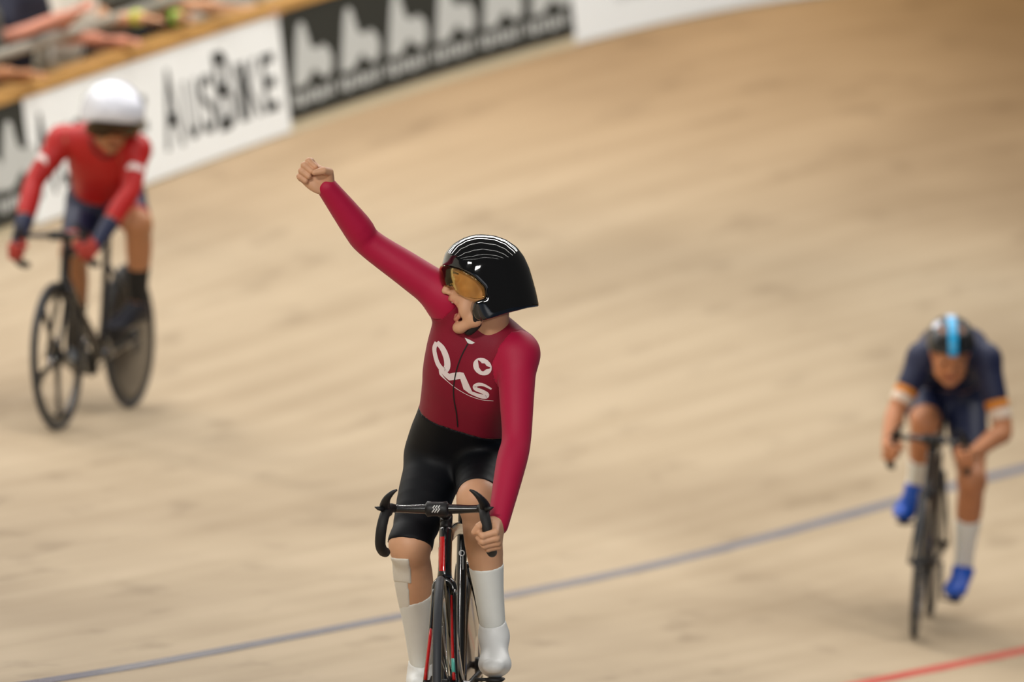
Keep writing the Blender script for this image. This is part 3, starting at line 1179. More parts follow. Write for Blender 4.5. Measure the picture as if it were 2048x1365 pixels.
def head_mesh(O, fw, up, neck, h=0.003, mouth=1.0, s=1.04, nr=0.060):
    fw = norm(fw)
    up = norm(np.asarray(up) - fw * (np.asarray(up) @ fw))
    lf = np.cross(up, fw)
    R = np.stack([fw, lf, up], 1)

    def W(x, y, z):
        return O + s * (R @ np.array([x, y, z]))

    def r(*a):
        return np.array(a) * s
    lo = np.minimum(O - 0.2, neck - 0.1)
    hi = np.maximum(O + 0.2, neck + 0.1)
    f = Field(lo, hi, h)
    jd = 0.016 * mouth
    f.ell(W(-0.012, 0, 0.035), r(0.098, 0.077, 0.090), R, 0.02)
    f.ell(W(0.034, 0, -0.030), r(0.060, 0.060, 0.072), R, 0.02)
    for y in (-1, 1):
        f.ell(W(0.058, y * 0.043, -0.030), r(0.026, 0.021, 0.022), R, 0.02)
        f.cone(W(-0.008, y * 0.056, -0.055), W(0.030, y * 0.046, -0.105 - jd), 0.021, 0.018, 0.02)
        f.cone(W(0.030, y * 0.046, -0.105 - jd), W(0.070, y * 0.014, -0.126 - jd), 0.018, 0.016, 0.02)
        f.ell(W(0.060, y * 0.036, -0.085), r(0.022, 0.020, 0.034), R, 0.02)
    f.ell(W(0.069, 0, -0.127 - jd), r(0.020, 0.022, 0.016), R, 0.014)
    f.ell(W(0.074, 0, -0.054), r(0.027, 0.033, 0.018), R, 0.014)
    f.cone(W(0.082, -0.028, 0.016), W(0.082, 0.028, 0.016), 0.014, 0.014, 0.015)
    f.cone(W(0.090, 0, 0.004), W(0.113, 0, -0.034), 0.0085, 0.0110, 0.010)
    for y in (-1, 1):
        f.ell(W(0.103, y * 0.0125, -0.040), r(0.010, 0.0075, 0.0075), R, 0.007)
        f.ell(W(0.100, y * 0.033, -0.002), r(0.016, 0.017, 0.011), R, 0.010, cut=True)
        f.ell(W(0.086, y * 0.032, -0.002), r(0.0125, 0.0135, 0.0125), R, 0.004)
        # ears
        f.ell(W(-0.006, y * 0.078, -0.020), r(0.018, 0.008, 0.030), R, 0.006)
        f.ell(W(-0.002, y * 0.086, -0.018), r(0.010, 0.005, 0.017), R, 0.004, cut=True)
    lipc = []
    if mouth > 0.3:
        f.ell(W(0.100, 0, -0.0895), r(0.052, 0.026, 0.0275), R, 0.006, cut=True)
        N = 14
        ring = []
        for i in range(N):
            a = 2 * math.pi * i / N
            z = -0.0895 + 0.0305 * math.sin(a)
            x = 0.097 - 0.016 * (0.5 - 0.5 * math.sin(a)) - 0.016 * abs(math.cos(a)) ** 2
            ring.append(W(x, 0.0255 * math.cos(a), z))
        for i in range(N):
            f.cone(ring[i], ring[(i + 1) % N], 0.0058, 0.0058, 0.005)
        lipc = ring
    else:
        f.cone(W(0.094, -0.016, -0.074), W(0.094, 0.016, -0.074), 0.006, 0.006, 0.006)
        f.cone(W(0.090, -0.015, -0.086), W(0.090, 0.015, -0.086), 0.0065, 0.0065, 0.006)
        lipc = [W(0.094, y, z) for y in (-0.016, -0.005, 0.005, 0.016) for z in (-0.074, -0.086)]
    f.cone(W(-0.030, 0, -0.060), neck, nr, nr + 0.008, 0.02)
    f.cone(W(-0.015, 0.045, -0.075), neck + R @ np.array([0.05, 0.012, 0.0]), 0.014, 0.012, 0.02)
    f.cone(W(-0.015, -0.045, -0.075), neck + R @ np.array([0.05, -0.012, 0.0]), 0.014, 0.012, 0.02)
    V, Q = f.mesh()
    V = relax(V, Q, 1, 0.4)
    lip = np.zeros(len(V))
    for c in lipc:
        d = np.linalg.norm(V - c, axis=1)
        lip = np.maximum(lip, np.clip(1.5 - d / 0.0075, 0, 1))
    return V, Q, lip, R, W


def local_field_mesh(lo, hi, h, fn):
    lo = np.array(lo, float)
    n = [int((b - a) / h) + 2 for a, b in zip(lo, hi)]
    ax = [lo[k] + h * np.arange(n[k]) for k in range(3)]
    D = fn(ax[0][:, None, None], ax[1][None, :, None], ax[2][None, None, :]).astype(np.float32)
    D = np.pad(D, 1, mode='constant', constant_values=0.02)
    return surface_net(D, lo - h, h)


AERO = [(0.112, -0.035), (0.122, 0.0), (0.123, 0.03), (0.108, 0.080), (0.085, 0.106), (0.053, 0.124), (0.02, 0.133), (0.0, 0.134), (-0.04, 0.130), (-0.075, 0.118), (-0.107, 0.096), (-0.130, 0.066), (-0.146, 0.030),
        (-0.156, -0.005), (-0.165, -0.040), (-0.174, -0.085), (-0.188, -0.170), (-0.12, -0.24), (0.02, -0.24), (0.085, -0.12)]
ROUND = [(0.112, -0.03), (0.122, 0.0), (0.124, 0.03), (0.112, 0.080), (0.088, 0.108), (0.053, 0.126), (0.02, 0.135), (0.0, 0.136), (-0.04, 0.132), (-0.075, 0.120), (-0.107, 0.098), (-0.128, 0.066), (-0.140, 0.030),
         (-0.143, -0.005), (-0.138, -0.045), (-0.13, -0.12), (-0.08, -0.18), (0.02, -0.18), (0.085, -0.10)]
OPEN = [(0.30, 0.046), (0.118, 0.040), (0.09, 0.028), (0.045, 0.000), (0.014, -0.030), (0.012, -0.058), (0.044, -0.068), (0.050, -0.095), (0.040, -0.122), (0.014, -0.126), (-0.02, -0.116), (-0.06, -0.104), (-0.12, -0.091), (-0.30, -0.078), (-0.30, -0.40), (0.30, -0.40)]
VISOR = [(0.20, 0.046), (0.118, 0.042), (0.09, 0.031), (0.045, 0.004), (0.015, -0.028), (0.013, -0.058), (0.040, -0.062), (0.07, -0.056), (0.092, -0.043), (0.104, -0.022), (0.20, -0.006)]
OPEN2 = [(0.30, 0.046), (0.118, 0.040), (0.09, 0.028), (0.045, 0.000), (0.004, -0.034), (-0.03, -0.048), (-0.12, -0.062), (-0.30, -0.066), (-0.30, -0.40), (0.30, -0.40)]
ROPEN = [(0.30, 0.062), (0.10, 0.055), (0.02, 0.012), (-0.02, -0.005), (-0.06, -0.04), (-0.12, -0.06), (-0.30, -0.06), (-0.30, -0.40), (0.30, -0.40)]


def helmet(parent, O, R, outline, opening, m, visor=None, s=1.04, wmax=0.100, S=0.095, stripe=None, h=0.0035, vents=False, patches=()):
    def shell(x, y, z, grow=0.0):
        sd = poly_sd(outline, x[:, :, 0], z[:, 0, :] * 1.0) if False else poly_sd(outline, x[:, 0, :], z[:, 0, :])[:, None, :]
        u = np.maximum(0, 1 + sd / S)
        v = np.sqrt((y / wmax) ** 2 + u * u)
        return (v - 1) * 0.8 * S - grow

    def body(x, y, z):
        f = shell(x, y, z)
        o = poly_sd(opening, x[:, 0, :], z[:, 0, :])[:, None, :]
        f = np.maximum(f, -o + 0 * y)
        if vents:
            for vy in (-0.045, 0.045):
                for k in range(3):
                    cx = 0.075 - 0.07 * k
                    e = np.sqrt(((x - cx) / 0.028) ** 2 + ((y - vy) / 0.009) ** 2 + ((z - 0.115) / 0.05) ** 2)
                    f = np.maximum(f, -(e - 1) * 0.01)
        return f

    def out(V):
        return O + s * (V @ R.T)
    lo, hi = (-0.215, -0.122, -0.135), (0.15, 0.122, 0.155)
    V, Q = local_field_mesh(lo, hi, h, body)
    V = relax(V, Q, 30, 0.5)
    ho = mesh_obj('helmet', out(V), Q, m, parent)
    if stripe is not None:
        def sf(x, y, z):
            return np.maximum(np.maximum(shell(x, y, z, 0.0015), np.abs(y) - 0.021 + 0 * x), np.maximum(-(z - 0.05) + 0 * x, -(poly_sd(opening, x[:, 0, :], z[:, 0, :])[:, None, :]) + 0 * y))
        V, Q = local_field_mesh(lo, hi, h, sf)
        mesh_obj('helmet_stripe', out(relax(V, Q, 1)), Q, stripe, ho)
    for bx in patches:
        def pf(x, y, z, b=bx):
            return np.maximum(np.maximum(shell(x, y, z, 0.0028), np.sqrt((x - b[0]) ** 2 + (y - b[1]) ** 2 + (z - b[2]) ** 2) - b[3]), -(poly_sd(opening, x[:, 0, :], z[:, 0, :])[:, None, :]) + 0 * y)
        V, Q = local_field_mesh(lo, hi, h, pf)
        mesh_obj('white_decal', out(relax(V, Q, 1)), Q, M_white_shell, ho)
    if visor is not None:
        def vf(x, y, z):
            a = shell(x, y, z, 0.003)
            o = poly_sd(VISOR, x[:, 0, :], z[:, 0, :])[:, None, :]
            return np.maximum(np.maximum(a, -(a + 0.0042)), o + 0 * y)
        V, Q = local_field_mesh(lo, hi, 0.0026, vf)
        mesh_obj('visor', out(relax(V, Q, 1)), Q, visor, ho)
    # chin strap
    for y in (-1, 1):
        P = [np.array(p) for p in ((0.030, y * 0.080, -0.095), (0.030, y * 0.068, -0.118), (0.028, y * 0.054, -0.138), (0.044, y * 0.022, -0.160), (0.046, 0, -0.163))]
        mesh_obj('chin_strap', *sweep(out(np.array(P)), 0.0045, [0.020, 0.016, 0.012, 0.010, 0.009], side=R[:, 1], n=8, smooth_path=4), mat('strap_black', (16, 16, 18), 0.7), ho)
    return ho


def plane(p, n):
    n = norm(n)
    return (np.asarray(p, float), n)


def pval(ax, pl):
    p, n = pl
    return (ax[0] - p[0]) * n[0] + (ax[1] - p[1]) * n[1] + (ax[2] - p[2]) * n[2]


def picture_plane(x0, y0, x1, y1):
    """upright sheet through two picture points; positive on the side below / right of the line"""
    a, b = ray(x0, y0), ray(x1, y1)
    n = np.cross(a, b)
    if n @ ray(x0, y0 + 50) < 0:
        n = -n
    return plane(CAM, n)


class Rider:
    def __init__(self, bk, J, skin, label, h=0.006, g=1.0, foot_up=0.028, extra=()):
        self.bk = bk
        j = {k: (rider_ray(bk, *v) if len(v) == 3 and abs(v[0]) > 20 else np.asarray(v, float)) for k, v in J.items()}
        self.j = j
        self.skin = skin
        base = (bk['pos'] - bk['fx'] * 0.6)
        self.root = thing('person', label, 'person', [float(v) for v in base], 'cyclists on the track', world_children=True)
        self.bodyV, self.bodyQ, self.lip = [], [], []
        pts = np.array(list(j.values()) + list(bk['ped'].values()))
        f = Field(pts.min(0) - 0.16, pts.max(0) + 0.16, h)
        f.RG = [np.full(f.n, 9.0, np.float32) for _ in range(5)]
        self.f = f
        old = f._put

        def put(sl, d, k, gr, cut):
            old(sl, d, k, gr, cut)
            if not cut:
                f.RG[gr][sl] = np.minimum(f.RG[gr][sl], d)
        f._put = put
        # ---- torso stations from pelvis to neck
        lh, ls = norm(j['hipL'] - j['hipR']), norm(j['shL'] - j['shR'])
        sp = catmull(np.array([j['P'], j['Wst'], j['C'], j['N']]), 4)
        T = np.linspace(0, 1, len(sp))
        hw = np.interp(T, [0, 0.33, 0.66, 0.85, 1], [0.070, 0.046, 0.052, 0.064, 0.035]) * g
        rr = np.interp(T, [0, 0.33, 0.66, 0.85, 1], [0.098, 0.086, 0.098, 0.078, 0.060]) * g
        for k, c in enumerate(sp):
            l = norm(lh * (1 - T[k]) + ls * T[k])
            f.cone(c - l * hw[k], c + l * hw[k], rr[k], rr[k], 0.045, 0)
        for s in 'RL':
            f.ell(j['hip' + s] * 0.75 + j['P'] * 0.25 - bk['fx'] * 0.03, (0.098, 0.105, 0.098), None, 0.04, 0)
            # collar and shoulder
            f.cone(j['N'] * 0.8 + j['C'] * 0.2, j['sh' + s] * 0.85 + j['N'] * 0.15, 0.052, 0.052, 0.04, 0)
            f.cone(j['N'] + (j['sh' + s] - j['N']) * 0.22 + bk['uz'] * 0.030 - bk['fx'] * 0.02, j['sh' + s] + bk['uz'] * 0.012 - bk['fx'] * 0.01, 0.042, 0.046, 0.035, 0)
            # chest muscle
            f.ell(j['C'] * 0.55 + j['sh' + s] * 0.30 + j['N'] * 0.15 + bk['fx'] * 0.02, (0.062, 0.055, 0.055), None, 0.045, 0)
        for gi, s in ((1, 'R'), (2, 'L')):
            a, b, c = j['sh' + s], j['el' + s], j['wr' + s]
            f.chain([a, a * 0.5 + b * 0.5, b, b * 0.70 + c * 0.30, c], [0.060 * g, 0.051 * g, 0.0425 * g, 0.0440 * g, 0.0295], 0.025, gi)
            f.ell(a, (0.062 * g,) * 3, None, 0.03, gi)
        for gi, s in ((3, 'R'), (4, 'L')):
            a, b, c = j['hip' + s], j['kn' + s], j['an' + s]
            sgn = -1 if s == 'R' else 1
            back = norm(np.cross(norm(c - b), bk['ly']))
            if back @ bk['fx'] > 0:
                back = -back
            f.chain([a, a * 0.5 + b * 0.5, b], [0.094 * g, 0.081 * g, 0.058 * g], 0.03, gi)
            f.ell(b + bk['fx'] * 0.004, (0.060 * g,) * 3, None, 0.03, gi)
            f.chain([b, b * 0.68 + c * 0.32 + back * 0.014, b * 0.35 + c * 0.65 + back * 0.006, c], [0.055 * g, 0.060 * g, 0.045 * g, 0.036 * g], 0.025, gi)
            ped = bk['ped'][sgn]
            ball = ped + bk['uz'] * (foot_up + 0.020)
            toe = ball + bk['fx'] * 0.058 - bk['uz'] * 0.002
            heel = c - bk['uz'] * 0.045 - bk['fx'] * 0.035
            f.cone(c, heel, 0.036, 0.030, 0.02, gi)
            f.cone(heel, ball, 0.029, 0.038, 0.02, gi, flat=(bk['uz'], 0.72))
            f.cone(ball, toe, 0.039, 0.032, 0.02, gi, flat=(bk['uz'], 0.66))
            f.cone(c, ball, 0.036, 0.034, 0.03, gi)
            j['toe' + s] = toe
            j['heel' + s] = heel
        for a, b, ra, rb, k, gr in extra:
            f.cone(a, b, ra, rb, k, gr)
        V, Q = f.mesh()
        self.add(relax(V, Q, 2), Q)

    def add(self, V, Q, lip=None):
        n = sum(len(v) for v in self.bodyV)
        self.bodyV.append(V)
        self.bodyQ.append(Q + n)
        self.lip.append(np.zeros(len(V)) if lip is None else lip)

    def region(self):
        RG = self.f.RG
        arm = np.minimum(RG[1], RG[2])
        body = np.minimum(np.minimum(RG[0], RG[3]), RG[4])
        return RG, arm, body

    def wear(self, name, m, s, off=0.003, parent=None, label=None, rel=2):
        D = np.maximum(self.f.D - off, -s)
        V, Q = self.f.mesh(D.astype(np.float32))
        if not len(V):
            print('empty garment', name)
            return None
        V, Q = biggest_piece(V, Q)
        o = mesh_obj(name, relax(V, Q, rel), Q, m, parent or self.root)
        if label:
            o['label'] = label
        return o

    def finish(self):
        V, Q = np.vstack(self.bodyV), np.vstack(self.bodyQ)
        o = mesh_obj('body', V, Q, self.skin, self.root)
        a = o.data.attributes.new('lip', 'FLOAT', 'POINT')
        lp = np.concatenate(self.lip)
        if len(lp) == len(o.data.vertices):
            a.data.foreach_set('value', lp.astype(np.float32))
        return o


def grip_frame(bk, sgn, idx=3):
    """frame of a hand closed round the drop of the bar"""
    g = bk['grip'][sgn]
    p = g[idx]
    axis = norm(g[idx - 1] - g[idx + 1])
    Y = axis                                   # thumb side up along the bar
    Z = -sgn * bk['ly']                        # palm looks to the middle
    X = norm(bk['fx'] - Y * (bk['fx'] @ Y))
    w = p - X * 0.074 - norm(Z) * 0.024
    return w, X, Y, Z


SKIN1 = skin_material('skin_fair', (212, 162, 126), (188, 92, 84))
SKIN2 = skin_material('skin_warm', (176, 122, 84), (150, 84, 70))
SKIN3 = skin_material('skin_tanned', (190, 128, 88), (160, 86, 74))
M_maroon = mat('maroon_ribbed_knit', (134, 17, 43), 0.6, noise=0.10, nscale=8, bump=0.25, bscale=700, sheen=0.05, spec=0.3)
M_crimson = mat('crimson_sleeve_knit', (176, 14, 60), 0.55, noise=0.06, nscale=10, bump=0.2, bscale=900, sheen=0.08, spec=0.35)
M_shorts = mat('black_lycra', (6, 9, 15), 0.6, noise=0.15, spec=0.25)
M_sock = mat('white_knit', (232, 234, 228), 0.7, noise=0.03, bump=0.2, bscale=800)
M_cover = mat('white_shoe_cover', (238, 240, 238), 0.42, noise=0.03)
M_tapew = mat('white_bandage', (226, 222, 210), 0.8, noise=0.06, bump=0.4, bscale=300)
M_shell = mat('gloss_black_shell', (7, 8, 11), 0.06, spec=0.6, coat=1.0, noise=0.05)
M_eye = mat('eye_white', (232, 228, 220), 0.2)
M_iris = mat('eye_iris', (60, 50, 40), 0.2)
M_tooth = mat('tooth_white', (232, 224, 206), 0.3)
M_tongue = mat('tongue_pink', (176, 82, 80), 0.4)
M_mouth = mat('mouth_dark', (96, 30, 28), 0.6)

# ---------------- the winner in maroon
g3, g4 = B1['grip'][1][3], B1['grip'][1][4]
Yl = norm(g3 - g4)
Xl = norm(B1['fx'] - B1['uz'] * 0.1 - Yl * ((B1['fx'] - B1['uz'] * 0.1) @ Yl))
Zl = -B1['ly']
wl = (g3 * 0.45 + g4 * 0.55) - Xl * 0.072 - Zl * 0.026
J1 = dict(P=(923, 905, -0.70), Wst=(930, 835, -0.58), C=(948, 745, -0.44), N=(968, 664, -0.36),
          hipR=(872, 925, -0.68), hipL=(972, 922, -0.68), knR=(820, 1090, -0.47), knL=(956, 1000, -0.36), anR=(846, 1345, -0.76), anL=(988, 1274, -0.50),
          shR=(890, 592, -0.33), elR=(738, 486, -0.27), wrR=(653, 374, -0.15), shL=(1034, 712, -0.33), elL=(1033, 878, -0.22))
J1['wrL'] = wl
r1 = Rider(B1, J1, SKIN1, 'cyclist in maroon and black with white socks, raising a clenched fist and shouting', h=0.0052,
           extra=[(rider_ray(B1, 908, 628, -0.36), rider_ray(B1, 902, 735, -0.46), 0.056, 0.054, 0.05, 0),
                  (rider_ray(B1, 1000, 652, -0.42), rider_ray(B1, 1036, 700, -0.36), 0.036, 0.050, 0.035, 0)])
RG, arm, body = r1.region()
ax = r1.f.axes()
j = r1.j
# waist seam, hems, sock tops
waist = pval(ax, plane(rider_ray(B1, 913, 858, -0.5), np.cross(rider_ray(B1, 1005, 862, -0.55) - rider_ray(B1, 855, 795, -0.62), rider_ray(B1, 913, 862, -0.48) - rider_ray(B1, 925, 800, -0.74))))
if waist.ravel()[np.argmin(np.abs(waist.ravel() - 1e9))] is None:
    pass
wp = plane(rider_ray(B1, 913, 858, -0.5), np.cross(rider_ray(B1, 1005, 862, -0.55) - rider_ray(B1, 855, 795, -0.62), rider_ray(B1, 913, 862, -0.48) - rider_ray(B1, 925, 800, -0.74)))
if (j['N'] - wp[0]) @ wp[1] < 0:
    wp = (wp[0], -wp[1])
waist = pval(ax, wp)
hemR = pval(ax, plane(rider_ray(B1, 818, 1085, -0.44), (j['hipR'] - j['knR']) + 0.25 * B1['uz']))
hemL = pval(ax, plane(rider_ray(B1, 950, 985, -0.37), (j['hipL'] - j['knL']) + 0.1 * B1['uz']))
hem = np.where(RG[3] < RG[4], hemR, hemL)
M_sl = r1.wear('sleeve', M_crimson, (np.minimum(body, RG[2]) - RG[1]) / 2 + 0.001, 0.0032, label='crimson sleeve of the raised arm')
r1.wear('sleeve', M_crimson, (np.minimum(body, RG[1]) - RG[2]) / 2 + 0.001, 0.0032, label='crimson sleeve of the arm on the handlebar')
jersey = r1.wear('jersey', M_maroon, np.minimum((arm - body) / 2 + 0.001, waist), 0.0026)
r1.wear('shorts', M_shorts, np.minimum(np.minimum((arm - body) / 2, -waist + 0.002), hem), 0.0036)
notR = (np.minimum(np.minimum(RG[0], RG[4]), arm) - RG[3]) / 2
notL = (np.minimum(np.minimum(RG[0], RG[3]), arm) - RG[4]) / 2
topR = -pval(ax, plane(rider_ray(B1, 828, 1208, -0.55), (j['knR'] - j['anR']) * np.array([1, 1, 1]) + np.array([-0.12, 0, 0])))
topL = -pval(ax, plane(rider_ray(B1, 980, 1143, -0.38), (j['knL'] - j['anL'])))
cutR = pval(ax, plane(rider_ray(B1, 846, 1330, -0.72), j['knR'] - j['anR']))
cutL = pval(ax, plane(rider_ray(B1, 988, 1262, -0.44), (j['knL'] - j['anL']) + B1['fx'] * 0.06))
r1.wear('sock', M_sock, np.minimum(np.minimum(notR, topR), cutR), 0.0028)
r1.wear('sock', M_sock, np.minimum(np.minimum(notL, topL), cutL), 0.0028)
r1.wear('shoe_cover', M_cover, np.minimum(notR, -cutR + 0.004), 0.0045)
r1.wear('shoe_cover', M_cover, np.minimum(notL, -cutL + 0.004), 0.0045)
# bandage down the outer right shin
bt = pval(ax, picture_plane(770, 1114, 812, 1118))
bb = -pval(ax, picture_plane(770, 1228, 830, 1214))
n_side = plane(rider_ray(B1, 812, 1150, -0.42), -B1['ly'] + 0.0 * B1['fx'])
bs = pval(ax, n_side)
r1.wear('bandage', M_tapew, np.minimum(np.minimum(notR, bt), np.minimum(bb, bs)), 0.0030)
bb2 = -pval(ax, picture_plane(770, 1163, 830, 1169))
bs2 = pval(ax, plane(rider_ray(B1, 819, 1150, -0.42), -B1['ly']))
r1.wear('bandage_tape', M_tapew, np.minimum(np.minimum(notR, bt), np.minimum(bb2, bs2)), 0.0048)
del hem, hemR, hemL, topR, topL, cutR, cutL, notR, notL, bt, bb, bs, bb2, bs2, waist, arm, body
# fist in the air, palm side to the camera
V, Q, nail = hand_mesh(j['wrR'], (-0.76, -0.12, 0.62), (0.60, -0.05, 0.80), (0.05, -1.0, -0.05), False, j['wrR'] * 0.6 + j['elR'] * 0.4, s=0.98)
r1.add(V, Q)
V, Q, nail = hand_mesh(j['wrL'], Xl, Yl, Zl, True, j['wrL'] * 0.6 + j['elL'] * 0.4, s=0.98)
r1.add(V, Q)
HO = rider_ray(B1, 963, 558, -0.29)
fw = np.array([-math.cos(math.radians(14)), -math.sin(math.radians(14)), -0.02])
V, Q, lip, HR, HW = head_mesh(HO, fw, (0.03, 0, 1), rider_ray(B1, 976, 672, -0.36), mouth=1.15, s=1.04, nr=0.056)
r1.add(V, Q, lip)
body_o = r1.finish()
visor_m = visor_material('amber_visor', (247, 239, 212))
hel = helmet(r1.root, HO, HR, AERO, OPEN, M_shell, visor_m, s=1.04, h=0.0025)
for y in (-1, 1):
    e = bpy.data.objects
    bm = bmesh.new()
    bmesh.ops.create_uvsphere(bm, u_segments=16, v_segments=10, radius=0.0118)
    V = np.array([v.co for v in bm.verts]) + HW(0.0895, y * 0.032, -0.002)
    Fc = [tuple(v.index for v in f.verts) for f in bm.faces]
    bm.free()
    eo = mesh_obj('eye', V, Fc, M_eye, r1.root)
    c0, d0 = HW(0.0895, y * 0.032, -0.002), HR @ np.array([1, 0, -0.05])
    mesh_obj('iris', *sweep([c0 + d0 * 0.0095, c0 + d0 * 0.0124], [0.0058, 0.0045], n=14), M_iris, eo)
    mesh_obj('eyebrow', *sweep([HW(0.094, y * 0.014, 0.014), HW(0.094, y * 0.030, 0.020), HW(0.082, y * 0.046, 0.015)], [0.003, 0.004, 0.002], n=8, smooth_path=3), mat('brown_hair', (70, 48, 34), 0.8), r1.root)
# inside of the mouth
mo = mesh_obj('mouth_lining', *sweep([HW(0.052, 0, -0.098), HW(0.060, 0, -0.098), HW(0.066, 0, -0.098)], [0.016, 0.022, 0.018], [0.016, 0.022, 0.018], n=16, side=HR[:, 1]), M_mouth, r1.root)
for nm, zz, xx in (('upper_teeth', -0.0675, 0.0915), ('lower_teeth', -0.1120, 0.0745)):
    P = [HW(xx - 0.016, -0.0185, zz), HW(xx - 0.004, -0.012, zz), HW(xx, 0, zz), HW(xx - 0.004, 0.012, zz), HW(xx - 0.016, 0.0185, zz)]
    mesh_obj(nm, *sweep(P, 0.0048 if nm == 'upper_teeth' else 0.0036, 0.0026, side=HR[:, 2], n=8, smooth_path=4), M_tooth, r1.root)
mesh_obj('tongue', *sweep([HW(0.050, 0, -0.104), HW(0.060, 0, -0.107), HW(0.068, 0, -0.110)], [0.014, 0.014, 0.008], [0.007, 0.007, 0.004], side=HR[:, 1], n=12, smooth_path=3), M_tongue, r1.root)


def bvh_of(o):
    W = np.array(o.get('_world') or (0, 0, 0))
    vs = [Vector(np.array(v.co) + W) for v in o.data.vertices]
    return BVHTree.FromPolygons(vs, [tuple(p.vertices) for p in o.data.polygons])


def cloth_print(name, parent, bvh, polys, m, off=0.0012, thick=0.0, label=None, seg=0.008):
    """flat print that follows the cloth: outlines given where they are seen, dropped onto the surface"""
    V, Fc = [], []
    for P in polys:
        bm = bmesh.new()
        bm.faces.new([bm.verts.new((p[0], p[1], 0)) for p in P])
        bmesh.ops.triangulate(bm, faces=bm.faces[:])
        for _ in range(5):
            es = [e for e in bm.edges if e.calc_length() > seg * 640]
            if not es:
                break
            bmesh.ops.subdivide_edges(bm, edges=es, cuts=1)
            bmesh.ops.triangulate(bm, faces=bm.faces[:])
        bm.verts.index_update()
        n = len(V)
        for v in bm.verts:
            r = norm(ray(v.co.x, v.co.y))
            hit = bvh.ray_cast(Vector(CAM), Vector(r))
            if hit[0] is None:
                hit = bvh.find_nearest(Vector(at(v.co.x, v.co.y, 22.6)))
            nn = np.array(hit[1])
            if nn @ r > 0:
                nn = -nn
            V.append(np.array(hit[0]) + nn * off)
        for f in bm.faces:
            Fc.append(tuple(n + v.index for v in f.verts))
        bm.free()
    if not V:
        return None
    o = mesh_obj(name, V, Fc, m, parent)
    if label:
        o['label'] = label
    return o


def stroke(P, w):
    """ribbon polygons along picture points with width(s)"""
    P = np.asarray(P, float)
    w = np.broadcast_to(np.asarray(w, float), (len(P),))
    T = np.gradient(P, axis=0)
    N = np.stack([-T[:, 1], T[:, 0]], 1)
    N /= np.linalg.norm(N, axis=1)[:, None] + 1e-9
    A, B = P + N * w[:, None] / 2, P - N * w[:, None] / 2
    return [[A[i], A[i + 1], B[i + 1], B[i]] for i in range(len(P) - 1)]


jb = bvh_of(jersey)
M_print = mat('pale_pink_print', (236, 222, 220), 0.5)
Z = lambda a: [(780 + x * 340 / 1365.0, 620 + y * 340 / 1365.0) for x, y in a]      # points read off an enlargement of the chest
# the big round letter with its tail
oc = Z([(378, 262), (420, 305), (452, 375), (462, 440), (450, 478), (428, 470)])
ol = Z([(378, 262), (360, 300), (362, 350), (385, 430), (420, 480), (452, 520), (490, 545)])
cloth_print('logo_letter', jersey, jb, stroke(catmull(oc, 4), np.interp(np.linspace(0, 1, 21), [0, .3, .8, 1], [9, 11.5, 13, 5])) + stroke(catmull(ol, 4), np.interp(np.linspace(0, 1, 25), [0, .3, 1], [9, 8, 11])), M_print)
cloth_print('logo_letter', jersey, jb, [Z([(452, 522), (505, 505), (560, 500), (592, 505), (660, 655), (690, 680), (640, 672), (592, 638), (565, 555), (530, 560), (478, 567), (456, 552)])], M_print)
sp_ = Z([(815, 636), (760, 606), (715, 598), (682, 612), (690, 634), (740, 655), (778, 678), (770, 695), (725, 692), (660, 668), (630, 655)])
cloth_print('logo_letter', jersey, jb, stroke(catmull(sp_, 4), np.interp(np.linspace(0, 1, 41), [0, .2, .7, 1], [3.5, 7, 9, 5])), M_print)
cloth_print('logo_underline', jersey, jb, stroke(catmull(Z([(395, 480), (415, 525), (470, 580), (540, 635), (640, 690), (740, 722), (830, 730)]), 4), np.interp(np.linspace(0, 1, 25), [0, .12, .3, 1], [1, 5, 1.2, 1.0])), M_print)
em = [(965 + 18.5 * math.cos(a) * (1 + 0.0 * math.sin(a)), 733.5 + 17.3 * math.sin(a) + 3 * math.cos(a)) for a in np.linspace(0, 2 * math.pi, 28, endpoint=False)]
eo = cloth_print('round_emblem', jersey, jb, [em], M_print)
hd = Z([(706, 402), (725, 412), (738, 428), (762, 430), (776, 450), (806, 460), (802, 470), (776, 474), (766, 482), (748, 494), (735, 488), (716, 462), (713, 440)])
cloth_print('emblem_head', jersey, jb, [hd], M_maroon, 0.0022)
zp = Z([(628, 268), (608, 305), (575, 370), (545, 450), (525, 530), (512, 620), (515, 720), (535, 830), (545, 940)])
cloth_print('zip', jersey, jb, stroke(catmull(zp, 4), 2.4), mat('zip_black', (14, 12, 14), 0.6), 0.0018)
# white undershirt at the throat
cloth_print('undershirt', r1.root, bvh_of(body_o), [Z([(600, 222), (640, 240), (684, 264), (660, 274), (628, 270)])], M_sock, 0.003)

# ---------------- prints on the winner's bicycle
def bike_print(bk, name, partname, polys, m, off=0.0012):
    root = bk['root']
    M = root.matrix_world
    for ch in root.children_recursive:
        if ch.name.split('.')[0] == partname:
            vs = [M @ v.co for v in ch.data.vertices]
            bv = BVHTree.FromPolygons(vs, [tuple(p.vertices) for p in ch.data.polygons])
            tmp = cloth_print(name, None, bv, polys, m, off)
            if tmp:
                Mi = M.inverted()
                for v in tmp.data.vertices:
                    v.co = Mi @ v.co
                tmp.parent = ch
                return tmp


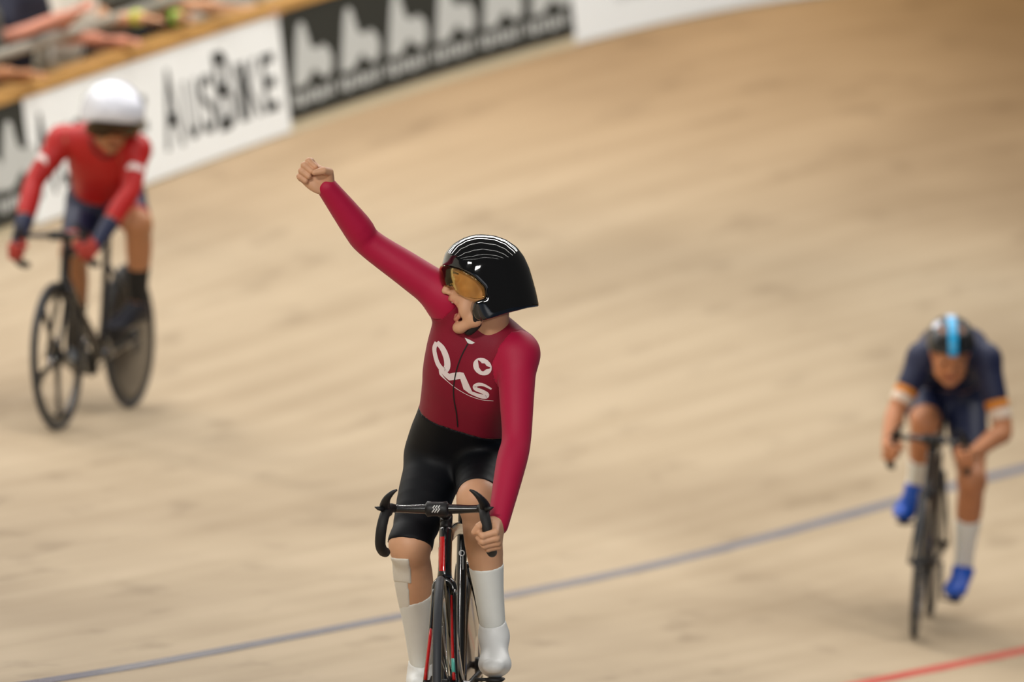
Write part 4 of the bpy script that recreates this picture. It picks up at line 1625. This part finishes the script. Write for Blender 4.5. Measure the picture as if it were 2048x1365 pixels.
bpy.context.view_layer.update()
ring = [(923.5 + 4.6 * math.cos(a), 1107 + 5.2 * math.sin(a)) for a in np.linspace(0, 2 * math.pi, 17)]
bike_print(B1, 'red_stripe', 'head_tube', [[(878, 1074), (889, 1074), (889.5, 1110), (890, 1143), (879, 1143), (877.5, 1110)]], M_red)
bike_print(B1, 'ring_badge', 'seat_tube', stroke(ring, 2.0), M_wdecal)
bike_print(B1, 'badge_line', 'seat_tube', stroke([(925.5, 1113), (925.5, 1126), (925.5, 1140)], 1.4), M_wdecal)
bike_print(B1, 'silver_badge', 'down_tube', [[(918, 1272), (931, 1272), (931, 1276), (918, 1276)]] + stroke(catmull([(930, 1283), (924, 1280), (920, 1284), (925, 1288), (930, 1291), (926, 1296), (919, 1294)], 3), 4.0) + [[(918, 1299), (924, 1299), (924, 1303), (918, 1303)], [(925.5, 1299), (931, 1299), (931, 1303), (925.5, 1303)]], M_wdecal)
# white lettering strokes round the rim of the front wheel
fwh = [c for c in B1['root'].children if c.name.startswith('front_wheel')][0]
for k in range(9):
    a = math.radians(8 + k * 9.0)
    for y in (1,):
        d = np.array([math.cos(a), 0, math.sin(a)])
        t = np.array([-math.sin(a), 0, math.cos(a)])
        V, Fc = sweep([AX_F + d * 0.275 + [0, 0.0118, 0], AX_F + d * 0.306 + [0, 0.0118, 0]], 0.0010, 0.011 if k % 2 else 0.007, side=(0, 1, 0), n=8)
        tr = math.radians(2.5)
        Rz = np.array([[math.cos(tr), -math.sin(tr), 0], [math.sin(tr), math.cos(tr), 0], [0, 0, 1]])
        mesh_obj('rim_lettering', (V - AX_F) @ Rz.T + AX_F, Fc, M_wdecal, fwh)

# ---------------- the rider in red and navy
M_redk = mat('scarlet_knit', (178, 16, 14), 0.5, noise=0.08, nscale=8)
M_navy = mat('navy_lycra', (26, 34, 66), 0.5, noise=0.10, nscale=8)
M_dnavy = mat('dark_navy_lycra', (14, 18, 34), 0.55, noise=0.10)
M_white_shell = mat('gloss_white_shell', (218, 221, 232), 0.2, coat=0.6, noise=0.02)
M_black_knit = mat('black_knit', (14, 14, 16), 0.7)
M_shoe_grey = mat('slate_shoe', (74, 88, 104), 0.4, noise=0.1)
M_band = mat('orange_band', (214, 132, 40), 0.6)
M_wband = mat('cream_band', (226, 206, 186), 0.6)
M_jnavy = mat('deep_navy_jersey', (20, 28, 62), 0.6, noise=0.10, nscale=8)
M_blue_shoe = mat('bright_blue_shoe', (10, 84, 196), 0.35, noise=0.06)
M_cyan = mat('cyan_helmet_paint', (20, 160, 216), 0.25, coat=0.5)
M_black_shell = mat('satin_black_shell', (18, 20, 22), 0.3, coat=0.3)


def simple_rider(bk, J, skin, label, head, fw, neck, spec, h=0.0085):
    for s, sg in (('R', -1), ('L', 1)):
        w, X, Y, Zz = grip_frame(bk, sg, spec.get('grip', 3))
        J['wr' + s] = w
    r = Rider(bk, J, skin, label, h=h)
    RG, arm, body = r.region()
    ax = r.f.axes()
    j = r.j
    wp = plane(j['Wst'] * 0.75 + j['P'] * 0.25, j['C'] - j['P'])
    waist = pval(ax, wp)
    legn = np.minimum(RG[3], RG[4])
    jersey = r.wear('jersey', spec['top'], np.minimum((np.minimum(arm, legn) - RG[0]) / 2 + 0.001, waist), 0.003)
    for s, gi in (('R', 1), ('L', 2)):
        own = (np.minimum(body, RG[3 - gi]) - RG[gi]) / 2 + 0.001
        if spec['sleeve'] == 'long':
            c = pval(ax, plane(j['el' + s] * 0.45 + j['wr' + s] * 0.55, j['el' + s] - j['wr' + s]))
            sl = r.wear('sleeve', spec['top'], np.minimum(own, c), 0.0035)
            r.wear('navy_cuff', M_navy, np.minimum(own, -c + 0.002), 0.0038, parent=sl)
            bd = plane(j['sh' + s] * 0.45 + j['el' + s] * 0.55, j['sh' + s] - j['el' + s])
            c2 = pval(ax, bd)
            fr = pval(ax, plane(j['el' + s] * 0.5 + j['sh' + s] * 0.5 + bk['fx'] * 0.025 + (j['sh' + s] - j['C']) * 0.05, bk['fx'] + norm(j['sh' + s] - j['C'])))
            r.wear('white_patch', M_print, np.minimum(np.minimum(own, fr), 0.020 - np.abs(c2)), 0.0050, parent=sl)
        else:
            t = j['sh' + s] - j['el' + s]
            c = pval(ax, plane(j['sh' + s] * 0.42 + j['el' + s] * 0.58, t))
            c2 = pval(ax, plane(j['sh' + s] * 0.30 + j['el' + s] * 0.70, t))
            c3 = pval(ax, plane(j['sh' + s] * 0.14 + j['el' + s] * 0.86, t))
            sl = r.wear('sleeve', spec['top'], np.minimum(own, c), 0.0045)
            r.wear('orange_band', M_band, np.minimum(own, np.minimum(-c + 0.002, c2)), 0.0052, parent=sl)
            r.wear('cream_band', M_wband, np.minimum(own, np.minimum(-c2 + 0.002, c3)), 0.0050, parent=sl)
    hem = {}
    for s in 'RL':
        hem[s] = pval(ax, plane(j['hip' + s] * spec['hem'] + j['kn' + s] * (1 - spec['hem']), norm(j['hip' + s] - j['kn' + s]) + 0.55 * bk['uz']))
    hm = np.where(RG[3] < RG[4], hem['R'], hem['L'])
    sh = r.wear('shorts', spec['shorts'], np.minimum(np.minimum((arm - body) / 2, np.maximum(-waist + 0.002, (RG[0] - legn) / 2 + 0.002)), hm), 0.004)
    for s, gi, og in (('R', 3, 4), ('L', 4, 3)):
        own = (np.minimum(np.minimum(RG[0], RG[og]), arm) - RG[gi]) / 2
        if spec.get('hemband') is not None:
            r.wear('red_hem', spec['hemband'], np.minimum(own, np.minimum(-hem[s] + 0.002, hem[s] + 0.045)), 0.005, parent=sh)
        t = j['kn' + s] - j['an' + s]
        top = -pval(ax, plane(j['kn' + s] * (1 - spec['sock'][s]) + j['an' + s] * spec['sock'][s], t))
        cut = pval(ax, plane(j['an' + s] + 0.012 * norm(t), norm(t) - 0.55 * bk['fx']))
        r.wear('sock', spec['sockm'], np.minimum(own, np.minimum(top, cut)), 0.003)
        r.wear('shoe', spec['shoem'][s], np.minimum(own, -cut + 0.004), 0.0055)
    for s, sg in (('R', -1), ('L', 1)):
        w, X, Y, Zz = grip_frame(bk, sg, spec.get('grip', 3))
        V, Q, _ = hand_mesh(w, X, Y, Zz, True, j['wr' + s] * 0.6 + j['el' + s] * 0.4, h=0.0032)
        if spec.get('glove') is not None:
            mesh_obj('glove', V, Q, spec['glove'], r.root)
        else:
            r.add(V, Q)
    HO = rider_ray(bk, *head)
    V, Q, lip, HR, HW = head_mesh(HO, fw, spec.get('up', (0, 0, 1)), rider_ray(bk, *neck), h=0.0045, mouth=0.0)
    r.add(V, Q, lip)
    for y in (-1, 1):
        mesh_obj('eye', *sweep([HW(0.086, y * 0.032, -0.002), HW(0.094, y * 0.032, -0.002), HW(0.0985, y * 0.032, -0.003)], [0.011, 0.010, 0.004], n=12), M_iris, r.root)
    r.finish()
    return r, HO, HR


J2 = dict(P=(212, 398, -0.71), Wst=(210, 365, -0.58), C=(204, 318, -0.42), N=(216, 276, -0.33),
          hipR=(175, 405, -0.69), hipL=(248, 405, -0.69), knR=(148, 505, -0.45), knL=(276, 448, -0.36), anR=(152, 700, -0.78), anL=(276, 612, -0.52),
          shR=(124, 282, -0.33), elR=(70, 362, -0.24), shL=(272, 300, -0.33), elL=(262, 380, -0.22))
r2, HO2, HR2 = simple_rider(B2, J2, SKIN2, 'cyclist in red long-sleeved top and navy shorts with a white helmet, hands on the bars',
                            (226, 232, -0.22), (0.42, -0.72, -0.60), (218, 284, -0.34),
                            dict(top=M_redk, sleeve='long', shorts=M_navy, hem=0.30, hemband=M_redk, sock=dict(R=0.50, L=0.52), sockm=M_black_knit, shoem=dict(R=M_shoe_grey, L=M_dnavy), glove=mat('red_glove', (168, 54, 44), 0.7), grip=3))
helmet(r2.root, HO2, HR2, ROUND, OPEN2, M_white_shell, visor_material('smoke_visor', (150, 112, 66)), s=1.16, h=0.0045, wmax=0.110)

J3 = dict(P=(1890, 785, -0.73), Wst=(1898, 730, -0.60), C=(1906, 702, -0.42), N=(1905, 696, -0.24),
          hipR=(1852, 806, -0.71), hipL=(1930, 806, -0.71), knR=(1850, 848, -0.36), knL=(1944, 962, -0.44), anR=(1832, 975, -0.55), anL=(1926, 1140, -0.64),
          shR=(1844, 718, -0.27), elR=(1793, 822, -0.19), shL=(1972, 720, -0.27), elL=(2006, 862, -0.22))
r3, HO3, HR3 = simple_rider(B3, J3, SKIN3, 'crouching cyclist in a navy short-sleeved jersey with white socks and bright blue shoes',
                            (1901, 698, -0.10), (0.02, -0.74, -0.66), (1904, 700, -0.25),
                            dict(top=M_jnavy, sleeve='short', shorts=M_navy, hem=0.30, sock=dict(R=0.55, L=0.42), sockm=M_sock, shoem=dict(R=M_blue_shoe, L=M_blue_shoe), grip=3))
h3 = helmet(r3.root, HO3, HR3, ROUND, ROPEN, M_black_shell, None, s=1.04, h=0.0045, stripe=M_cyan, vents=True, patches=((-0.075, 0.0, 0.118, 0.024), (-0.03, -0.062, 0.105, 0.024)))

# ------------------------------------------------------------------ spectators behind the fence
def spectator(px, label, top, legs, skin, pose, lean=0.0, hair=(60, 44, 34), band=None, back=0.50):
    i = fence_index(px + 165)
    o = track_pt(i, WIDTH, 0, 0)
    outv = norm(np.array([-math.cos(PHI[i]), math.sin(PHI[i]), 0]))
    tang = norm(np.array([math.sin(PHI[i]), math.cos(PHI[i]), 0]))      # away from the camera along the fence
    up = np.array([0, 0, 1.0])
    fl = o + outv * back + up * (HF - 1.0)
    fc = -outv

    def W(f, l, z):                                                     # forward (to the track), along the fence, up
        return fl + fc * f + tang * l + up * z
    root = thing('person', label, 'person', [float(v) for v in fl], 'spectators leaning on the fence', world_children=True)
    f = Field(fl - [0.7, 0.7, 0.05], fl + [0.7, 0.7, 1.95], 0.014)
    G = [Field(f.lo, f.lo + (f.n - 1) * f.h, f.h) for _ in range(2)]
    for s in (-1, 1):
        for fd in (f, G[1]):
            fd.chain([W(0, s * 0.09, 0.92), W(0.03, s * 0.10, 0.50), W(0, s * 0.10, 0.08)], [0.10, 0.07, 0.05], 0.03)
            fd.cone(W(-0.04, s * 0.10, 0.05), W(0.16, s * 0.11, 0.04), 0.045, 0.04, 0.02)
    c = lean
    st = [(0, 0.92, 0.10, 0.11), (c * 0.3, 1.10, 0.09, 0.10), (c * 0.7, 1.28, 0.11, 0.11), (c, 1.42, 0.11, 0.09)]
    for k, (x, z, hw, rr) in enumerate(st):
        for fd in (f, G[0] if k else G[1]):
            fd.cone(W(x, -hw, z), W(x, hw, z), rr, rr, 0.06)
    hx = c + 0.06
    f.cone(W(c, 0, 1.46), W(hx, 0, 1.58), 0.055, 0.05, 0.02)
    f.ell(W(hx + 0.03, 0, 1.66), (0.085, 0.085, 0.11), None, 0.02)
    f.ell(W(hx + 0.09, 0, 1.62), (0.04, 0.04, 0.055), None, 0.03)
    f.ell(W(hx + 0.125, 0, 1.645), (0.014, 0.014, 0.02), None, 0.02)
    arms = []
    for s in (-1, 1):
        sh = W(c, s * 0.19, 1.42)
        el, wr = pose[s]
        el, wr = W(*el), W(*wr)
        f.chain([sh, el, wr], [0.055, 0.042, 0.030], 0.03)
        f.cone(wr, wr + (wr - el) * 0.38, 0.030, 0.022, 0.02, flat=(up, 0.6))
        for q in range(4):
            d = norm(wr - el)
            sd = norm(np.cross(d, up))
            b = wr + d * 0.09 + sd * (q - 1.5) * 0.017
            f.cone(b, b + d * 0.06 - up * 0.015, 0.010, 0.008, 0.004)
        G[0].chain([sh, sh * 0.35 + el * 0.65], [0.064, 0.056], 0.03)
        arms.append((el, wr))
    V, Q = f.mesh()
    b = mesh_obj('body', relax(V, Q, 2), Q, skin, root)
    for gi, (nm, m) in enumerate((('shirt', top), ('trousers', legs))):
        D = G[gi].D - 0.018
        V, Q = f.mesh(D.astype(np.float32))
        mesh_obj(nm, relax(V, Q, 2), Q, m, root)
    fh = Field(fl - [0.7, 0.7, -1.4], fl + [0.7, 0.7, 1.95], 0.014)
    fh.ell(W(hx + 0.005, 0, 1.70), (0.098, 0.098, 0.105), None, 0.02)
    fh.ell(W(hx + 0.13, 0, 1.63), (0.09, 0.09, 0.085), None, 0.02, cut=True)
    V, Q = fh.mesh()
    mesh_obj('hair', relax(V, Q, 2), Q, mat('hair_%d_%d' % (hair[0], hair[1]), hair, 0.8), root)
    if band:
        for k, bc in band:
            el, wr = arms[k]
            mesh_obj('wristband', *sweep([wr * 0.86 + el * 0.14, wr * 1.0 + el * 0.0], 0.040, n=14), mat('band_%d_%d' % (bc[0], bc[1]), bc, 0.6), root)
    return root


M_nshirt = mat('spectator_navy', (22, 24, 44), 0.8)
M_wshirt = mat('spectator_white', (232, 226, 212), 0.8, noise=0.05)
M_gshirt = mat('spectator_grey', (92, 92, 84), 0.8, noise=0.2, nscale=12)
M_bshirt = mat('spectator_black', (18, 18, 20), 0.8)
M_denim = mat('spectator_dark_trousers', (24, 25, 30), 0.8)
M_khaki = mat('spectator_khaki', (150, 140, 120), 0.8)
SKIN4 = skin_material('skin_rosy', (206, 140, 116), (180, 90, 80))
# where forearms rest on the timber cap: height 1.09 above the stand floor, 0.45 m forward
rest = lambda l0, l1: ((0.12, l0, 1.13), (0.40, l1, 1.125))
spectator(12, 'spectator in navy with hands over the rail at the far left of the crowd', M_nshirt, M_denim, SKIN4, {-1: ((0.16, -0.30, 1.22), (0.42, -0.10, 1.33)), 1: ((0.16, 0.24, 1.24), (0.42, 0.06, 1.36))}, lean=0.12, band=None)
spectator(105, 'spectator in a loose white shirt beside the one in navy', M_wshirt, M_khaki, SKIN4, {-1: ((0.10, -0.26, 1.15), (0.36, -0.20, 1.125)), 1: ((0.12, 0.25, 1.15), (0.38, 0.10, 1.125))}, lean=0.10, hair=(90, 70, 50))
spectator(200, 'spectator in grey with a yellow-green wristband resting forearms on the timber', M_gshirt, M_denim, SKIN1, {-1: ((0.14, -0.32, 1.15), (0.40, -0.40, 1.13)), 1: ((0.12, 0.28, 1.18), (0.38, 0.14, 1.16))}, lean=0.16, hair=(40, 32, 28), band=[(0, (184, 196, 50)), (1, (96, 190, 50))])
spectator(310, 'spectator in black with a bare forearm along the timber, nearest the letter B', M_bshirt, M_denim, SKIN1, {-1: ((0.16, -0.30, 1.14), (0.40, -0.12, 1.125)), 1: ((0.18, 0.26, 1.14), (0.40, 0.44, 1.125))}, lean=0.16, hair=(30, 26, 24))
spectator(-95, 'spectator with a bare forearm on the timber at the left edge', M_gshirt, M_khaki, SKIN2, {-1: ((0.14, -0.28, 1.14), (0.40, -0.10, 1.125)), 1: ((0.16, 0.27, 1.14), (0.41, 0.12, 1.125))}, lean=0.14, hair=(120, 100, 80))

for o in bpy.data.objects:
    for k in ('_world',):
        if k in o.keys():
            del o[k]
